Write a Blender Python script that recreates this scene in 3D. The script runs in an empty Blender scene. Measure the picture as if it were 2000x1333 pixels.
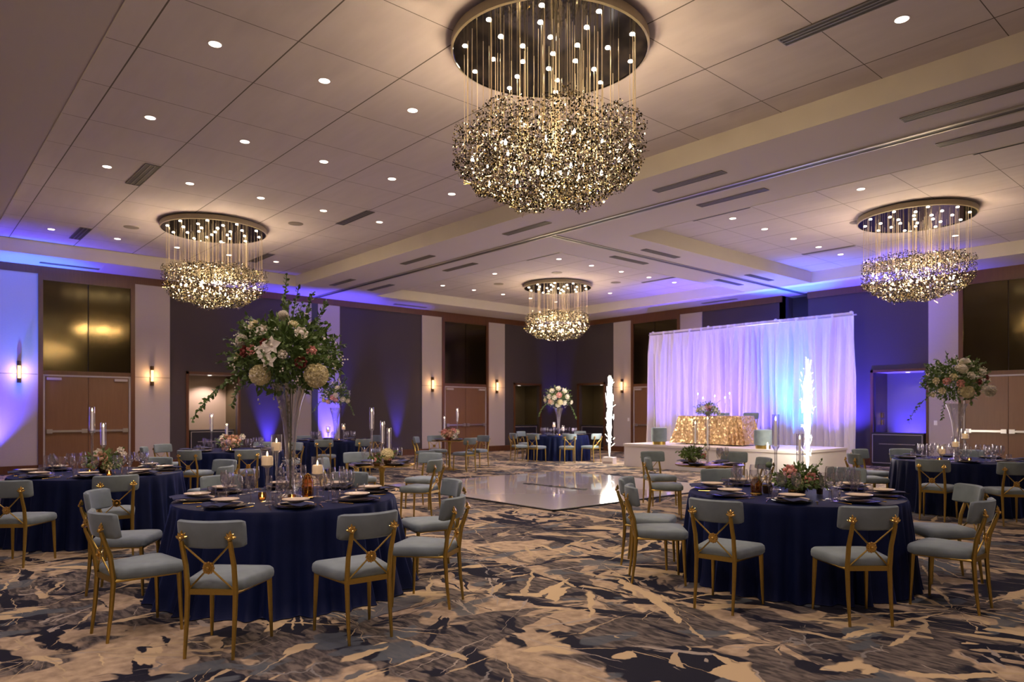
import bpy, math, random
from mathutils import Vector, Matrix
random.seed(7)
PI = math.pi
C = bpy.context.scene.collection

# ------------------------------------------------------------------ camera
H = 1.5
FPX = 1375.0
TH = math.atan(1560/FPX)
FW = (-math.sin(TH), math.cos(TH)); RT = (math.cos(TH), math.sin(TH))
cam_d = bpy.data.cameras.new('camera'); cam = bpy.data.objects.new('camera', cam_d); C.objects.link(cam)
cam.location = (0, 0, H); cam.rotation_euler = (PI/2, 0, TH)
cam_d.sensor_width = 36; cam_d.lens = FPX/2000*36
cam_d.shift_y = 137.5/2000
cam_d.clip_start = .05; cam_d.clip_end = 100
cam_d.dof.use_dof = True; cam_d.dof.focus_distance = 5.6; cam_d.dof.aperture_fstop = 2.8
bpy.context.scene.camera = cam
# ------------------------------------------------------------------ colour, world
S = bpy.context.scene
S.view_settings.view_transform = 'Standard'; S.view_settings.look = 'None'
S.view_settings.gamma = 1; S.view_settings.use_curve_mapping = False
S.view_settings.exposure = 1.05
w = bpy.data.worlds.new('world'); S.world = w; w.use_nodes = True
w.node_tree.nodes['Background'].inputs[0].default_value = (.55, .5, .75, 1)
w.node_tree.nodes['Background'].inputs[1].default_value = .02
WARM = (1.0, .74, .44); DOWN = (1.0, .76, .73); BLUE = (.075, .05, 1.0); CYAN = (.02, .20, 1.0); VIOLET = (.22, .12, 1.0)
CH_W = 21.0      # each point lamp inside a chandelier
DL_W = 27.0      # each recessed downlight
UP_W = 620.0     # uplights

def light(name, kind, loc, energy, color, parent=None, **kw):
    d = bpy.data.lights.new(name, kind); d.energy = energy; d.color = color
    o = bpy.data.objects.new(name, d); C.objects.link(o); o.location = loc
    for k, v in kw.items():
        if k == 'aim':
            o.rotation_euler = Vector(v).to_track_quat('-Z', 'Y').to_euler()
        else: setattr(d, k, v)
    if parent: o.parent = parent
    return o

# ------------------------------------------------------------------ pixel helpers (photo frame -> place)
def P(x, y, z=0.0):
    D = FPX*(H-z)/(y-804); r = (x-1000)/FPX*D
    return Vector((D*FW[0]+r*RT[0], D*FW[1]+r*RT[1], z))
def PD(x, D):
    r = (x-1000)/FPX*D
    return Vector((D*FW[0]+r*RT[0], D*FW[1]+r*RT[1], 0))
def onX(x, X):
    a = (x-1000)/FPX; D = X/(FW[0]+a*RT[0]); return D*(FW[1]+a*RT[1])
def onY(x, Y):
    a = (x-1000)/FPX; D = Y/(FW[1]+a*RT[1]); return D*(FW[0]+a*RT[0])

# ------------------------------------------------------------------ materials
MATS = {}
def nmat(name):
    m = bpy.data.materials.new(name); m.use_nodes = True
    return m, m.node_tree.nodes, m.node_tree.links, m.node_tree.nodes['Principled BSDF']
def pm(name, col, rough=.6, metal=0, sheen=0, emis=None, es=0, noise=0, nscale=20, bump=0, coat=0, spec=None, sub=0):
    if name in MATS: return MATS[name]
    m, n, l, b = nmat(name)
    b.inputs['Base Color'].default_value = (*col, 1); b.inputs['Roughness'].default_value = rough
    b.inputs['Metallic'].default_value = metal
    if sheen:
        b.inputs['Sheen Weight'].default_value = sheen; b.inputs['Sheen Roughness'].default_value = .35
        b.inputs['Sheen Tint'].default_value = (min(1, col[0]*1.6+.2), min(1, col[1]*1.6+.2), min(1, col[2]*1.6+.25), 1)
    if coat: b.inputs['Coat Weight'].default_value = coat
    if spec is not None: b.inputs['Specular IOR Level'].default_value = spec
    if emis:
        b.inputs['Emission Color'].default_value = (*emis, 1); b.inputs['Emission Strength'].default_value = es
    if noise or bump:
        tc = n.new('ShaderNodeTexCoord'); no = n.new('ShaderNodeTexNoise')
        no.inputs['Scale'].default_value = nscale; no.inputs['Detail'].default_value = 4
        l.new(tc.outputs['Object'], no.inputs['Vector'])
        if noise:
            mx = n.new('ShaderNodeMix'); mx.data_type = 'RGBA'
            mx.inputs['A'].default_value = (*[c*(1-noise) for c in col], 1)
            mx.inputs['B'].default_value = (*[min(1, c*(1+noise)) for c in col], 1)
            l.new(no.outputs['Fac'], mx.inputs['Factor']); l.new(mx.outputs['Result'], b.inputs['Base Color'])
        if bump:
            bp = n.new('ShaderNodeBump'); bp.inputs['Strength'].default_value = bump; bp.inputs['Distance'].default_value = .01
            l.new(no.outputs['Fac'], bp.inputs['Height']); l.new(bp.outputs['Normal'], b.inputs['Normal'])
    MATS[name] = m; return m
def wood(name, c1, c2, scale=3, rough=.4):
    m, n, l, b = nmat(name)
    tc = n.new('ShaderNodeTexCoord'); mp = n.new('ShaderNodeMapping'); no = n.new('ShaderNodeTexNoise'); mx = n.new('ShaderNodeMix'); mx.data_type = 'RGBA'
    mp.inputs['Scale'].default_value = (9, 9, .6)
    no.inputs['Scale'].default_value = scale; no.inputs['Detail'].default_value = 6; no.inputs['Distortion'].default_value = .6
    l.new(tc.outputs['Object'], mp.inputs['Vector']); l.new(mp.outputs['Vector'], no.inputs['Vector'])
    mx.inputs['A'].default_value = (*c1, 1); mx.inputs['B'].default_value = (*c2, 1)
    l.new(no.outputs['Fac'], mx.inputs['Factor']); l.new(mx.outputs['Result'], b.inputs['Base Color'])
    b.inputs['Roughness'].default_value = rough
    MATS[name] = m; return m
def glass(name, tint=(1, 1, 1), edge=.55, boost=.05, rough=.04):
    """thin clear glass: transparent, with a reflection that grows towards the rim"""
    m = bpy.data.materials.new(name); m.use_nodes = True; n = m.node_tree.nodes; l = m.node_tree.links; n.clear()
    out = n.new('ShaderNodeOutputMaterial'); tr = n.new('ShaderNodeBsdfTransparent'); gl = n.new('ShaderNodeBsdfGlossy')
    lw = n.new('ShaderNodeLayerWeight'); lw.inputs['Blend'].default_value = .35
    ml = n.new('ShaderNodeMath'); ml.operation = 'MULTIPLY_ADD'; ml.inputs[1].default_value = edge; ml.inputs[2].default_value = boost; ml.use_clamp = True
    mx = n.new('ShaderNodeMixShader'); tr.inputs[0].default_value = (*tint, 1); gl.inputs['Roughness'].default_value = rough
    l.new(lw.outputs['Facing'], ml.inputs[0]); l.new(ml.outputs[0], mx.inputs[0]); l.new(tr.outputs[0], mx.inputs[1]); l.new(gl.outputs[0], mx.inputs[2])
    l.new(mx.outputs[0], out.inputs['Surface'])
    MATS[name] = m; return m
def emit(name, col, st):
    m = bpy.data.materials.new(name); m.use_nodes = True; n = m.node_tree.nodes; l = m.node_tree.links; n.clear()
    out = n.new('ShaderNodeOutputMaterial'); e = n.new('ShaderNodeEmission'); e.inputs[0].default_value = (*col, 1); e.inputs[1].default_value = st
    l.new(e.outputs[0], out.inputs['Surface']); MATS[name] = m; return m

M_gold = pm('brushed_gold', (.48, .345, .09), .36, 1, noise=.12, nscale=60)
M_golds = pm('shiny_gold', (.70, .48, .14), .18, 1)
M_velvet = pm('grey_blue_velvet', (.19, .245, .265), .8, sheen=.6, noise=.38, nscale=7)
M_navy = pm('navy_velvet', (.0035, .0085, .045), .6, sheen=.26, noise=.3, nscale=5, spec=.15)
M_navy.node_tree.nodes['Principled BSDF'].inputs['Sheen Tint'].default_value = (.10, .17, .60, 1)
M_napkin = pm('navy_napkin', (.012, .02, .085), .8, sheen=.3)
M_plate = pm('cream_china', (.72, .62, .48), .2)
M_dark = pm('dark_china', (.03, .03, .04), .25)
M_card = pm('cream_card', (.80, .70, .55), .7)
M_glass = glass('clear_glass', (.95, .95, .97), .9, .13, .07)
M_crystal = glass('crystal_glass', (.95, .95, .98), .9, .24, .11)
M_amber = glass('amber_glass', (.80, .42, .10), .5, .10)
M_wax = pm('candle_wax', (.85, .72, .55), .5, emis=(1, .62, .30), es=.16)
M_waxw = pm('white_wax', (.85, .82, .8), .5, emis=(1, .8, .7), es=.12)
M_flame = emit('flame', (1, .72, .35), 9)
M_walld = pm('dark_fabric_wall', (.062, .048, .052), .9, noise=.10, nscale=40, bump=.05)
M_walll = pm('pale_fabric_panel', (.44, .385, .375), .9, noise=.04, nscale=30, bump=.04)
M_woodf = wood('walnut_frame', (.075, .026, .010), (.14, .055, .022), 3, .35)
M_woodd = wood('door_veneer', (.155, .072, .030), (.21, .105, .048), 2.4, .4)
M_trans = pm('bronze_transom', (.060, .046, .022), .12, .9)
M_steel = pm('satin_steel', (.55, .52, .5), .3, 1)
M_steelp = pm('painted_steel_frame', (.42, .37, .36), .5)
M_soff = pm('soffit_paint', (.53, .48, .49), .85)
M_fascia = pm('fascia_wallcovering', (.56, .52, .46), .85, noise=.05, nscale=3)
M_black = pm('black_metal', (.01, .01, .01), .5)
M_slot = pm('slot_shadow_grey', (.05, .045, .045), .6)
M_vent = pm('vent_grey', (.16, .15, .15), .5)
M_alu = pm('aluminium_track', (.35, .34, .33), .4, .6)
M_bronze = pm('dark_bronze', (.10, .065, .04), .35, .8)
M_canopy = pm('black_mirror_canopy', (.006, .005, .005), .05)
M_rim = pm('champagne_rim', (.30, .25, .17), .5)
M_spot = emit('spot_glow', (1, .84, .62), 22)
M_bulb = emit('bulb_glow', (1, .80, .52), 60)
M_downl = emit('downlight_glow', (1, .86, .72), 3)
M_sconce = emit('sconce_glow', (1, .60, .26), 1.6)
M_cable = pm('clear_cable', (.75, .62, .42), .3, .5, emis=(1, .7, .35), es=.02)
M_leafm = pm('smoky_gold_leaf', (.36, .31, .20), .16, 1)
M_leafk = pm('black_nickel_leaf', (.045, .04, .03), .16, 1)
M_leafc = pm('champagne_leaf', (.85, .78, .60), .12, 1)
M_dance = pm('white_gloss_floor', (.70, .66, .66), .10, coat=.6)
M_edge = pm('black_edge', (.01, .01, .012), .5)
M_stage = pm('white_stage_vinyl', (.80, .77, .74), .35)
M_green = pm('leaf_green', (.12, .20, .05), .5, noise=.45, nscale=25)
M_green2 = pm('eucalyptus', (.13, .20, .11), .55, noise=.3, nscale=25)
M_stem = pm('stem_green', (.05, .06, .02), .6)
M_white = pm('white_petal', (.92, .88, .74), .6, noise=.08, nscale=30)
M_cream = pm('cream_petal', (.86, .80, .50), .6, noise=.12, nscale=30)
M_pink = pm('blush_petal', (.88, .46, .40), .6, noise=.12, nscale=20)
M_peach = pm('peach_petal', (.90, .60, .44), .6, noise=.12, nscale=20)
M_red = pm('burgundy_petal', (.22, .04, .03), .6)
M_sequin = None
M_spark = emit('spark_white', (1, .93, .80), 10)
M_switch = pm('white_plastic', (.8, .8, .8), .4)
M_cab = pm('dark_cabinet', (.02, .018, .03), .35)

def carpet():
    m, n, l, b = nmat('patterned_carpet'); b.inputs['Roughness'].default_value = .95; b.inputs['Specular IOR Level'].default_value = .15
    tc = n.new('ShaderNodeTexCoord')
    def mapping(scale, rot=0, src=None):
        mp = n.new('ShaderNodeMapping'); mp.inputs['Scale'].default_value = scale; mp.inputs['Rotation'].default_value = (0, 0, rot)
        l.new(src or tc.outputs['Object'], mp.inputs['Vector']); return mp.outputs['Vector']
    def noise(vec, sc, det=3, dist=0, rough=.5):
        t = n.new('ShaderNodeTexNoise'); t.inputs['Scale'].default_value = sc; t.inputs['Detail'].default_value = det
        t.inputs['Distortion'].default_value = dist; t.inputs['Roughness'].default_value = rough; l.new(vec, t.inputs['Vector']); return t
    def ramp(fac, a, c, inv=False):
        r = n.new('ShaderNodeMapRange'); r.inputs[1].default_value = a; r.inputs[2].default_value = c
        if inv: r.inputs[3].default_value = 1; r.inputs[4].default_value = 0
        l.new(fac, r.inputs[0]); return r.outputs[0]
    def mix(f, A, B):
        x = n.new('ShaderNodeMix'); x.data_type = 'RGBA'
        l.new(f, x.inputs['Factor'])
        for k, v in (('A', A), ('B', B)):
            if isinstance(v, tuple): x.inputs[k].default_value = (*v, 1)
            else: l.new(v, x.inputs[k])
        return x.outputs['Result']
    def mul(a, c):
        x = n.new('ShaderNodeMath'); x.operation = 'MULTIPLY'
        for i, v in enumerate((a, c)):
            if isinstance(v, float): x.inputs[i].default_value = v
            else: l.new(v, x.inputs[i])
        return x.outputs[0]
    def vmath(op, a, c=None, sc=None):
        x = n.new('ShaderNodeVectorMath'); x.operation = op; l.new(a, x.inputs[0])
        if c is not None: l.new(c, x.inputs[1])
        if sc is not None: x.inputs['Scale'].default_value = sc
        return x
    def fmath(op, a, c):
        x = n.new('ShaderNodeMath'); x.operation = op
        for i, v in enumerate((a, c)):
            if isinstance(v, (int, float)): x.inputs[i].default_value = v
            else: l.new(v, x.inputs[i])
        return x.outputs[0]
    def warped(sc, amp, det):
        w_ = noise(mapping((1, 1, 1)), sc, det); return vmath('ADD', tc.outputs['Object'], vmath('SCALE', w_.outputs['Color'], sc=amp).outputs[0]).outputs[0]
    W = warped(1.3, .55, 4); Wf = warped(7, .10, 3)
    def burst(scale, off, ka, kr, nsc, det, thr0, thr1, src):
        """strokes radiating from scattered centres"""
        v = n.new('ShaderNodeTexVoronoi'); v.inputs['Scale'].default_value = scale
        o_ = n.new('ShaderNodeVectorMath'); o_.operation = 'ADD'; o_.inputs[1].default_value = (off, off*.7, 0); l.new(src, o_.inputs[0]); l.new(o_.outputs[0], v.inputs['Vector'])
        d_ = vmath('SUBTRACT', o_.outputs[0], v.outputs['Position']); sp = n.new('ShaderNodeSeparateXYZ'); l.new(d_.outputs[0], sp.inputs[0])
        an = fmath('ARCTAN2', sp.outputs[1], sp.outputs[0]); ln = vmath('LENGTH', d_.outputs[0]).outputs['Value']
        sc_ = n.new('ShaderNodeSeparateXYZ'); l.new(v.outputs['Color'], sc_.inputs[0])
        cb = n.new('ShaderNodeCombineXYZ'); l.new(fmath('MULTIPLY', an, ka), cb.inputs[0]); l.new(fmath('MULTIPLY', ln, kr), cb.inputs[1]); l.new(fmath('MULTIPLY', sc_.outputs[0], 17.0), cb.inputs[2])
        return ramp(noise(cb.outputs[0], nsc, det, .25).outputs['Fac'], thr0, thr1)
    base = mix(ramp(noise(mapping((1, 1, 1)), 11, 5).outputs['Fac'], .35, .65), (.28, .215, .145), (.46, .36, .24))
    grey = mix(ramp(noise(mapping((.5, 1.6, 1), -.6), 16, 6, .5).outputs['Fac'], .40, .62), (.045, .041, .042), (.16, .135, .115))
    col = mix(burst(.34, 3.1, 1.5, .75, 1.1, 3, .495, .51, W), base, grey)
    A = noise(mapping((.42, 1.9, 1), -.75, W), .95, 3, .2)
    col = mix(ramp(A.outputs['Fac'], .56, .575), col, grey)
    B = noise(mapping((.6, 2.3, 1), -1.05, W), 1.4, 4, .2)
    col = mix(ramp(B.outputs['Fac'], .595, .61), col, (.012, .013, .024))
    col = mix(burst(.36, 7.7, 2.2, .9, 1.5, 3, .575, .59, W), col, (.014, .015, .026))
    D_ = noise(mapping((1.3, .7, 1), .4, W), 1.9, 3, .3)
    col = mix(mul(ramp(D_.outputs['Fac'], .60, .62), .85), col, (.085, .10, .115))
    for sc, off, ka, nsc, t0, shade in ((.33, 1.3, 3.2, 1.9, .615, (.50, .39, .23)), (.47, 5.9, 4.6, 2.0, .635, (.42, .33, .20)), (.5, 9.1, 7.0, 2.2, .67, (.33, .29, .24))):
        col = mix(burst(sc, off, ka, .55, nsc, 2, t0, t0+.012, Wf), col, shade)
    # thin branching outlines
    v = n.new('ShaderNodeTexVoronoi'); v.feature = 'DISTANCE_TO_EDGE'; v.inputs['Scale'].default_value = 2.3; l.new(warped(5, .22, 4), v.inputs['Vector'])
    gate = ramp(noise(mapping((1, 1, 1)), .8, 2).outputs['Fac'], .60, .63)
    col = mix(mul(ramp(v.outputs['Distance'], .012, .022, True), gate), col, (.20, .19, .175))
    l.new(col, b.inputs['Base Color'])
    bp = n.new('ShaderNodeBump'); bp.inputs['Strength'].default_value = .25; bp.inputs['Distance'].default_value = .004
    l.new(noise(mapping((1, 1, 1)), 220, 2).outputs['Fac'], bp.inputs['Height']); l.new(bp.outputs['Normal'], b.inputs['Normal'])
    return m
def tilemat(name, x0, y0, s=1.222, g=.012):
    m, n, l, b = nmat(name); b.inputs['Roughness'].default_value = .85
    tc = n.new('ShaderNodeTexCoord'); sx = n.new('ShaderNodeSeparateXYZ'); l.new(tc.outputs['Object'], sx.inputs[0])
    fs = []
    for k, o in ((0, x0), (1, y0)):
        a = n.new('ShaderNodeMath'); a.operation = 'SUBTRACT'; a.inputs[1].default_value = o-60*s; l.new(sx.outputs[k], a.inputs[0])
        c = n.new('ShaderNodeMath'); c.operation = 'MODULO'; c.inputs[1].default_value = s; l.new(a.outputs[0], c.inputs[0])
        d = n.new('ShaderNodeMath'); d.operation = 'LESS_THAN'; d.inputs[1].default_value = g*(1.35 if k == 1 else .8); l.new(c.outputs[0], d.inputs[0]); fs.append(d.outputs[0])
    mxx = n.new('ShaderNodeMath'); mxx.operation = 'MAXIMUM'; l.new(fs[0], mxx.inputs[0]); l.new(fs[1], mxx.inputs[1])
    no = n.new('ShaderNodeTexNoise'); no.inputs['Scale'].default_value = 2; mp = n.new('ShaderNodeMapping'); mp.inputs['Scale'].default_value = (.6, 4, 1)
    l.new(tc.outputs['Object'], mp.inputs[0]); l.new(mp.outputs[0], no.inputs['Vector'])
    b1 = n.new('ShaderNodeMix'); b1.data_type = 'RGBA'; b1.inputs['A'].default_value = (.48, .43, .455, 1); b1.inputs['B'].default_value = (.56, .505, .53, 1); l.new(no.outputs['Fac'], b1.inputs['Factor'])
    b2 = n.new('ShaderNodeMix'); b2.data_type = 'RGBA'; l.new(mxx.outputs[0], b2.inputs['Factor']); l.new(b1.outputs['Result'], b2.inputs['A']); b2.inputs['B'].default_value = (.11, .09, .08, 1)
    l.new(b2.outputs['Result'], b.inputs['Base Color']); return m
def sequin():
    m, n, l, b = nmat('gold_sequin')
    tc = n.new('ShaderNodeTexCoord'); v = n.new('ShaderNodeTexVoronoi'); v.inputs['Scale'].default_value = 28; l.new(tc.outputs['Object'], v.inputs['Vector'])
    mx = n.new('ShaderNodeMix'); mx.data_type = 'RGBA'; mx.inputs['A'].default_value = (.48, .29, .11, 1); mx.inputs['B'].default_value = (1, .72, .40, 1)
    l.new(v.outputs['Color'], mx.inputs['Factor']); l.new(mx.outputs['Result'], b.inputs['Base Color'])
    b.inputs['Metallic'].default_value = .6; b.inputs['Roughness'].default_value = .38
    g = n.new('ShaderNodeNewGeometry'); a = n.new('ShaderNodeVectorMath'); a.operation = 'SUBTRACT'; a.inputs[1].default_value = (.5, .5, .5); l.new(v.outputs['Color'], a.inputs[0])
    c = n.new('ShaderNodeVectorMath'); c.operation = 'SCALE'; c.inputs['Scale'].default_value = 1.1; l.new(a.outputs[0], c.inputs[0])
    d = n.new('ShaderNodeVectorMath'); d.operation = 'ADD'; l.new(g.outputs['Normal'], d.inputs[0]); l.new(c.outputs[0], d.inputs[1])
    e = n.new('ShaderNodeVectorMath'); e.operation = 'NORMALIZE'; l.new(d.outputs[0], e.inputs[0]); l.new(e.outputs[0], b.inputs['Normal'])
    return m
def drape():
    m = bpy.data.materials.new('sheer_white_drape'); m.use_nodes = True; n = m.node_tree.nodes; l = m.node_tree.links; n.clear()
    out = n.new('ShaderNodeOutputMaterial'); d = n.new('ShaderNodeBsdfDiffuse'); t = n.new('ShaderNodeBsdfTranslucent'); mx = n.new('ShaderNodeMixShader')
    d.inputs[0].default_value = (.86, .82, .84, 1); t.inputs[0].default_value = (.86, .84, .88, 1); mx.inputs[0].default_value = .28
    l.new(d.outputs[0], mx.inputs[1]); l.new(t.outputs[0], mx.inputs[2]); l.new(mx.outputs[0], out.inputs['Surface']); return m
M_carpet = carpet(); M_sequin = sequin(); M_drape = drape()
M_tileA = tilemat('ceiling_panels_near', -2.04, 1.93); M_tileB = tilemat('ceiling_panels_far', -2.04, 11.94)

# ------------------------------------------------------------------ mesh builder
class MB:
    def __init__(s): s.v = []; s.f = []; s.mi = []; s.cur = 0
    def add(s, vs, fs):
        k = len(s.v); s.v += [tuple(v) for v in vs]
        for f in fs: s.f.append(tuple(i+k for i in f)); s.mi.append(s.cur)
        return s
    def box(s, c, d, rot=None):
        x, y, z = d[0]/2, d[1]/2, d[2]/2; vs = []
        for a in (-1, 1):
            for b in (-1, 1):
                for e in (-1, 1):
                    p = Vector((a*x, b*y, e*z))
                    if rot is not None: p = rot @ p
                    vs.append(p+Vector(c))
        return s.add(vs, [(0, 1, 3, 2), (4, 6, 7, 5), (0, 4, 5, 1), (2, 3, 7, 6), (0, 2, 6, 4), (1, 5, 7, 3)])
    def bb(s, x0, x1, y0, y1, z0, z1):
        return s.box(((x0+x1)/2, (y0+y1)/2, (z0+z1)/2), (abs(x1-x0), abs(y1-y0), abs(z1-z0)))
    def path(s, pts, rad, n=8, caps=True, ph=0):
        pts = [Vector(p) for p in pts]; m = len(pts)
        if not hasattr(rad, '__len__'): rad = [rad]*m
        vs = []; up = None
        for i, p in enumerate(pts):
            t = (pts[min(i+1, m-1)]-pts[max(i-1, 0)]).normalized()
            if up is None: up = Vector((0, 0, 1)) if abs(t.z) < .9 else Vector((0, 1, 0))
            a = t.cross(up).normalized(); b = t.cross(a).normalized(); up = b.cross(t) if b.length else up
            up = a.cross(t).normalized()
            for j in range(n):
                q = 2*PI*j/n+ph; vs.append(p+(a*math.cos(q)+up*math.sin(q))*rad[i])
        fs = [(i*n+j, i*n+(j+1) % n, (i+1)*n+(j+1) % n, (i+1)*n+j) for i in range(m-1) for j in range(n)]
        if caps: fs += [tuple(range(n))[::-1], tuple((m-1)*n+j for j in range(n))]
        return s.add(vs, fs)
    def lathe(s, prof, n=20, c=(0, 0, 0), capb=False, capt=False, fold=None):
        vs = []; m = len(prof)
        for (r, z) in prof:
            for j in range(n):
                a = 2*PI*j/n; rr = r
                vs.append((c[0]+rr*math.cos(a), c[1]+rr*math.sin(a), c[2]+z))
        fs = [(i*n+j, i*n+(j+1) % n, (i+1)*n+(j+1) % n, (i+1)*n+j) for i in range(m-1) for j in range(n)]
        if capb: fs.append(tuple(range(n))[::-1])
        if capt: fs.append(tuple((m-1)*n+j for j in range(n)))
        return s.add(vs, fs)
    def sphere(s, c, r, n=10, m=6, sc=(1, 1, 1)):
        vs = [(c[0], c[1], c[2]-r*sc[2])]
        for i in range(1, m):
            t = -PI/2+PI*i/m
            for j in range(n):
                a = 2*PI*j/n; vs.append((c[0]+r*sc[0]*math.cos(t)*math.cos(a), c[1]+r*sc[1]*math.cos(t)*math.sin(a), c[2]+r*sc[2]*math.sin(t)))
        vs.append((c[0], c[1], c[2]+r*sc[2])); L = len(vs)-1; fs = []
        for j in range(n): fs.append((0, 1+(j+1) % n, 1+j)); fs.append((L, L-n+j, L-n+(j+1) % n))
        for i in range(m-2):
            for j in range(n): fs.append((1+i*n+j, 1+i*n+(j+1) % n, 1+(i+1)*n+(j+1) % n, 1+(i+1)*n+j))
        return s.add(vs, fs)
    def disc(s, c, nrm, r, n=6):
        q = Vector(nrm).normalized().to_track_quat('Z', 'Y')
        return s.add([Vector(c)+q @ Vector((r*math.cos(2*PI*j/n), r*math.sin(2*PI*j/n), 0)) for j in range(n)], [tuple(range(n))])
    def leaf(s, p, d, L, wd, cup=.15, roll=0.0):
        d = Vector(d).normalized(); q = d.to_track_quat('Y', 'Z') @ Matrix.Rotation(roll, 3, 'Y').to_quaternion()
        pts = [(0, 0, 0), (-wd*.8, L*.3, cup*wd), (-wd, L*.55, cup*wd), (0, L, -L*.15), (wd, L*.55, cup*wd), (wd*.8, L*.3, cup*wd), (0, L*.5, 0)]
        return s.add([Vector(p)+q @ Vector(t) for t in pts], [(0, 6, 2, 1), (6, 3, 2), (6, 4, 3), (0, 5, 4, 6)])
    def mesh(s, name, mats, smooth=True, ang=40):
        me = bpy.data.meshes.new(name); me.from_pydata(s.v, [], s.f)
        for m in (mats if isinstance(mats, (list, tuple)) else [mats]): me.materials.append(m)
        if len(me.materials) > 1: me.polygons.foreach_set('material_index', s.mi)
        if smooth:
            me.polygons.foreach_set('use_smooth', [True]*len(me.polygons)); me.set_sharp_from_angle(angle=math.radians(ang))
        me.update(); return me
    def build(s, name, mats, parent=None, smooth=True, loc=None, **k):
        o = bpy.data.objects.new(name, s.mesh(name, mats, smooth)); C.objects.link(o)
        if parent: o.parent = parent
        if loc is not None: o.location = loc
        return o
def tag(o, label=None, cat=None, group=None, kind=None):
    if label: o['label'] = label
    if cat: o['category'] = cat
    if group: o['group'] = group
    if kind: o['kind'] = kind
    return o
def thing(name, label, cat, loc=(0, 0, 0), rz=0, group=None):
    o = bpy.data.objects.new(name, None); C.objects.link(o); o.empty_display_size = .1
    o.location = loc; o.rotation_euler = (0, 0, rz); return tag(o, label, cat, group)
def struct(o, label=None): o['kind'] = 'structure'; 
def st(name, mb, mat, smooth=False, parent=None, label=None):
    o = mb.build(name, mat, parent, smooth)
    if not parent: o['kind'] = 'structure'
    if label: o['label'] = label
    return o
def dup(root, loc=None, rz=None, label=None, group=None, parent=None):
    r = root.copy(); C.objects.link(r)
    if parent is not None: r.parent = parent
    if loc is not None: r.location = loc
    if rz is not None: r.rotation_euler = (0, 0, rz)
    if label: r['label'] = label
    if group: r['group'] = group
    for ch in root.children: dup(ch, parent=r)
    return r
class Proto:
    """first placing moves the prototype itself, later ones copy it"""
    def __init__(s, root): s.r = root; s.used = False
    def put(s, loc, rz, label, cat, group=None, scale=None):
        o = dup(s.r) if s.used else s.r
        s.used = True; o.location = loc; o.rotation_euler = (0, 0, rz); tag(o, label, cat, group)
        if scale: o.scale = scale
        return o

# ------------------------------------------------------------------ room
XL, YB, ZS, ZT = -20.4, 20.4, 5.03, 5.33
XR, YN = 2.2, -2.4
# openings: (u0, u1, z1)
def wallbuild(name, fn, u0, u1, opens, mat):
    mb = MB(); cur = u0
    for a, b, z in sorted(opens):
        fn(mb, cur, a, -.2, 0, 0, 5.2); fn(mb, a, b, -.2, 0, z, 5.2); cur = b
    fn(mb, cur, u1, -.2, 0, 0, 5.2)
    return st(name, mb, mat)
def fL(mb, u0, u1, d0, d1, z0, z1): mb.bb(XL+d0, XL+d1, u0, u1, z0, z1)
def fB(mb, u0, u1, d0, d1, z0, z1): mb.bb(u0, u1, YB-d1, YB-d0, z0, z1)
fl = MB(); fl.bb(XL-2, XR, YN, YB+2, -.1, 0); st('floor', fl, M_carpet)
alcL = [(6.12, 7.48, 2.54), (18.12, 19.48, 2.54)]
alcB = [(-19.16, -17.83, 2.54), (-8.02, -6.67, 2.58)]
doorL = [(2.72, 4.72), (14.70, 16.70)]; doorB = [(-16.42, -14.42), (-5.86, -3.86)]
wl = wallbuild('wall_left', fL, YN, YB+.2, alcL, M_walld)
wb = wallbuild('wall_back', fB, XL-.2, -10.66, [alcB[0]], M_walld)
wb2 = wallbuild('wall_back', fB, -9.86, XR, [alcB[1]], M_walld)
mb = MB(); mb.bb(-10.86, -9.66, YB+.65, YB+.75, 0, 5.2); mb.bb(-10.66-.1, -10.66, YB, YB+.7, 0, 5.2); mb.bb(-9.86, -9.80, YB+.2, YB+.7, 0, 5.2)
st('wall_back', mb, pm('pocket_panel', (.06, .055, .075), .8))
mb = MB(); mb.bb(XR, XR+.2, YN, YB+.2, 0, 5.2); st('wall_right', mb, M_walll)
mb = MB(); mb.bb(XL-.2, XR+.2, YN-.2, YN, 0, 5.2); st('wall_near', mb, M_walll)
# alcoves: side panels, back, lid
def alcove(fn, wall, a, b, z, deep, mback, mside):
    m = MB(); fn(m, a-.05, b+.05, -deep-.05, -deep, 0, z+.05); st('alcove_back', m, mback, parent=wall)
    m = MB(); fn(m, a-.05, a, -deep, -.2, 0, z+.05); fn(m, b, b+.05, -deep, -.2, 0, z+.05); st('alcove_side', m, mside, parent=wall)
    m = MB(); fn(m, a-.05, b+.05, -deep, -.2, z, z+.05); st('alcove_lid', m, M_soff, parent=wall)
    m = MB(); t = .06
    fn(m, a-t, a+.01, -.02, .03, 0, z+t); fn(m, b-.01, b+t, -.02, .03, 0, z+t); fn(m, a-t, b+t, -.02, .03, z-.01, z+t)
    st('alcove_frame', m, M_woodf, parent=wall)
M_alcwarm = pm('beige_alcove', (.50, .40, .30), .8); M_alcol = pm('olive_bronze', (.085, .065, .028), .4)
alcove(fL, wl, *alcL[0], 1.0, M_alcwarm, M_alcol); alcove(fL, wl, *alcL[1], .9, M_alcol, M_alcol)
alcove(fB, wb, *alcB[0], .9, M_alcol, M_alcol); alcove(fB, wb2, *alcB[1], 1.0, pm('alcove_plaster', (.20, .18, .24), .7), M_alcol)
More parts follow.
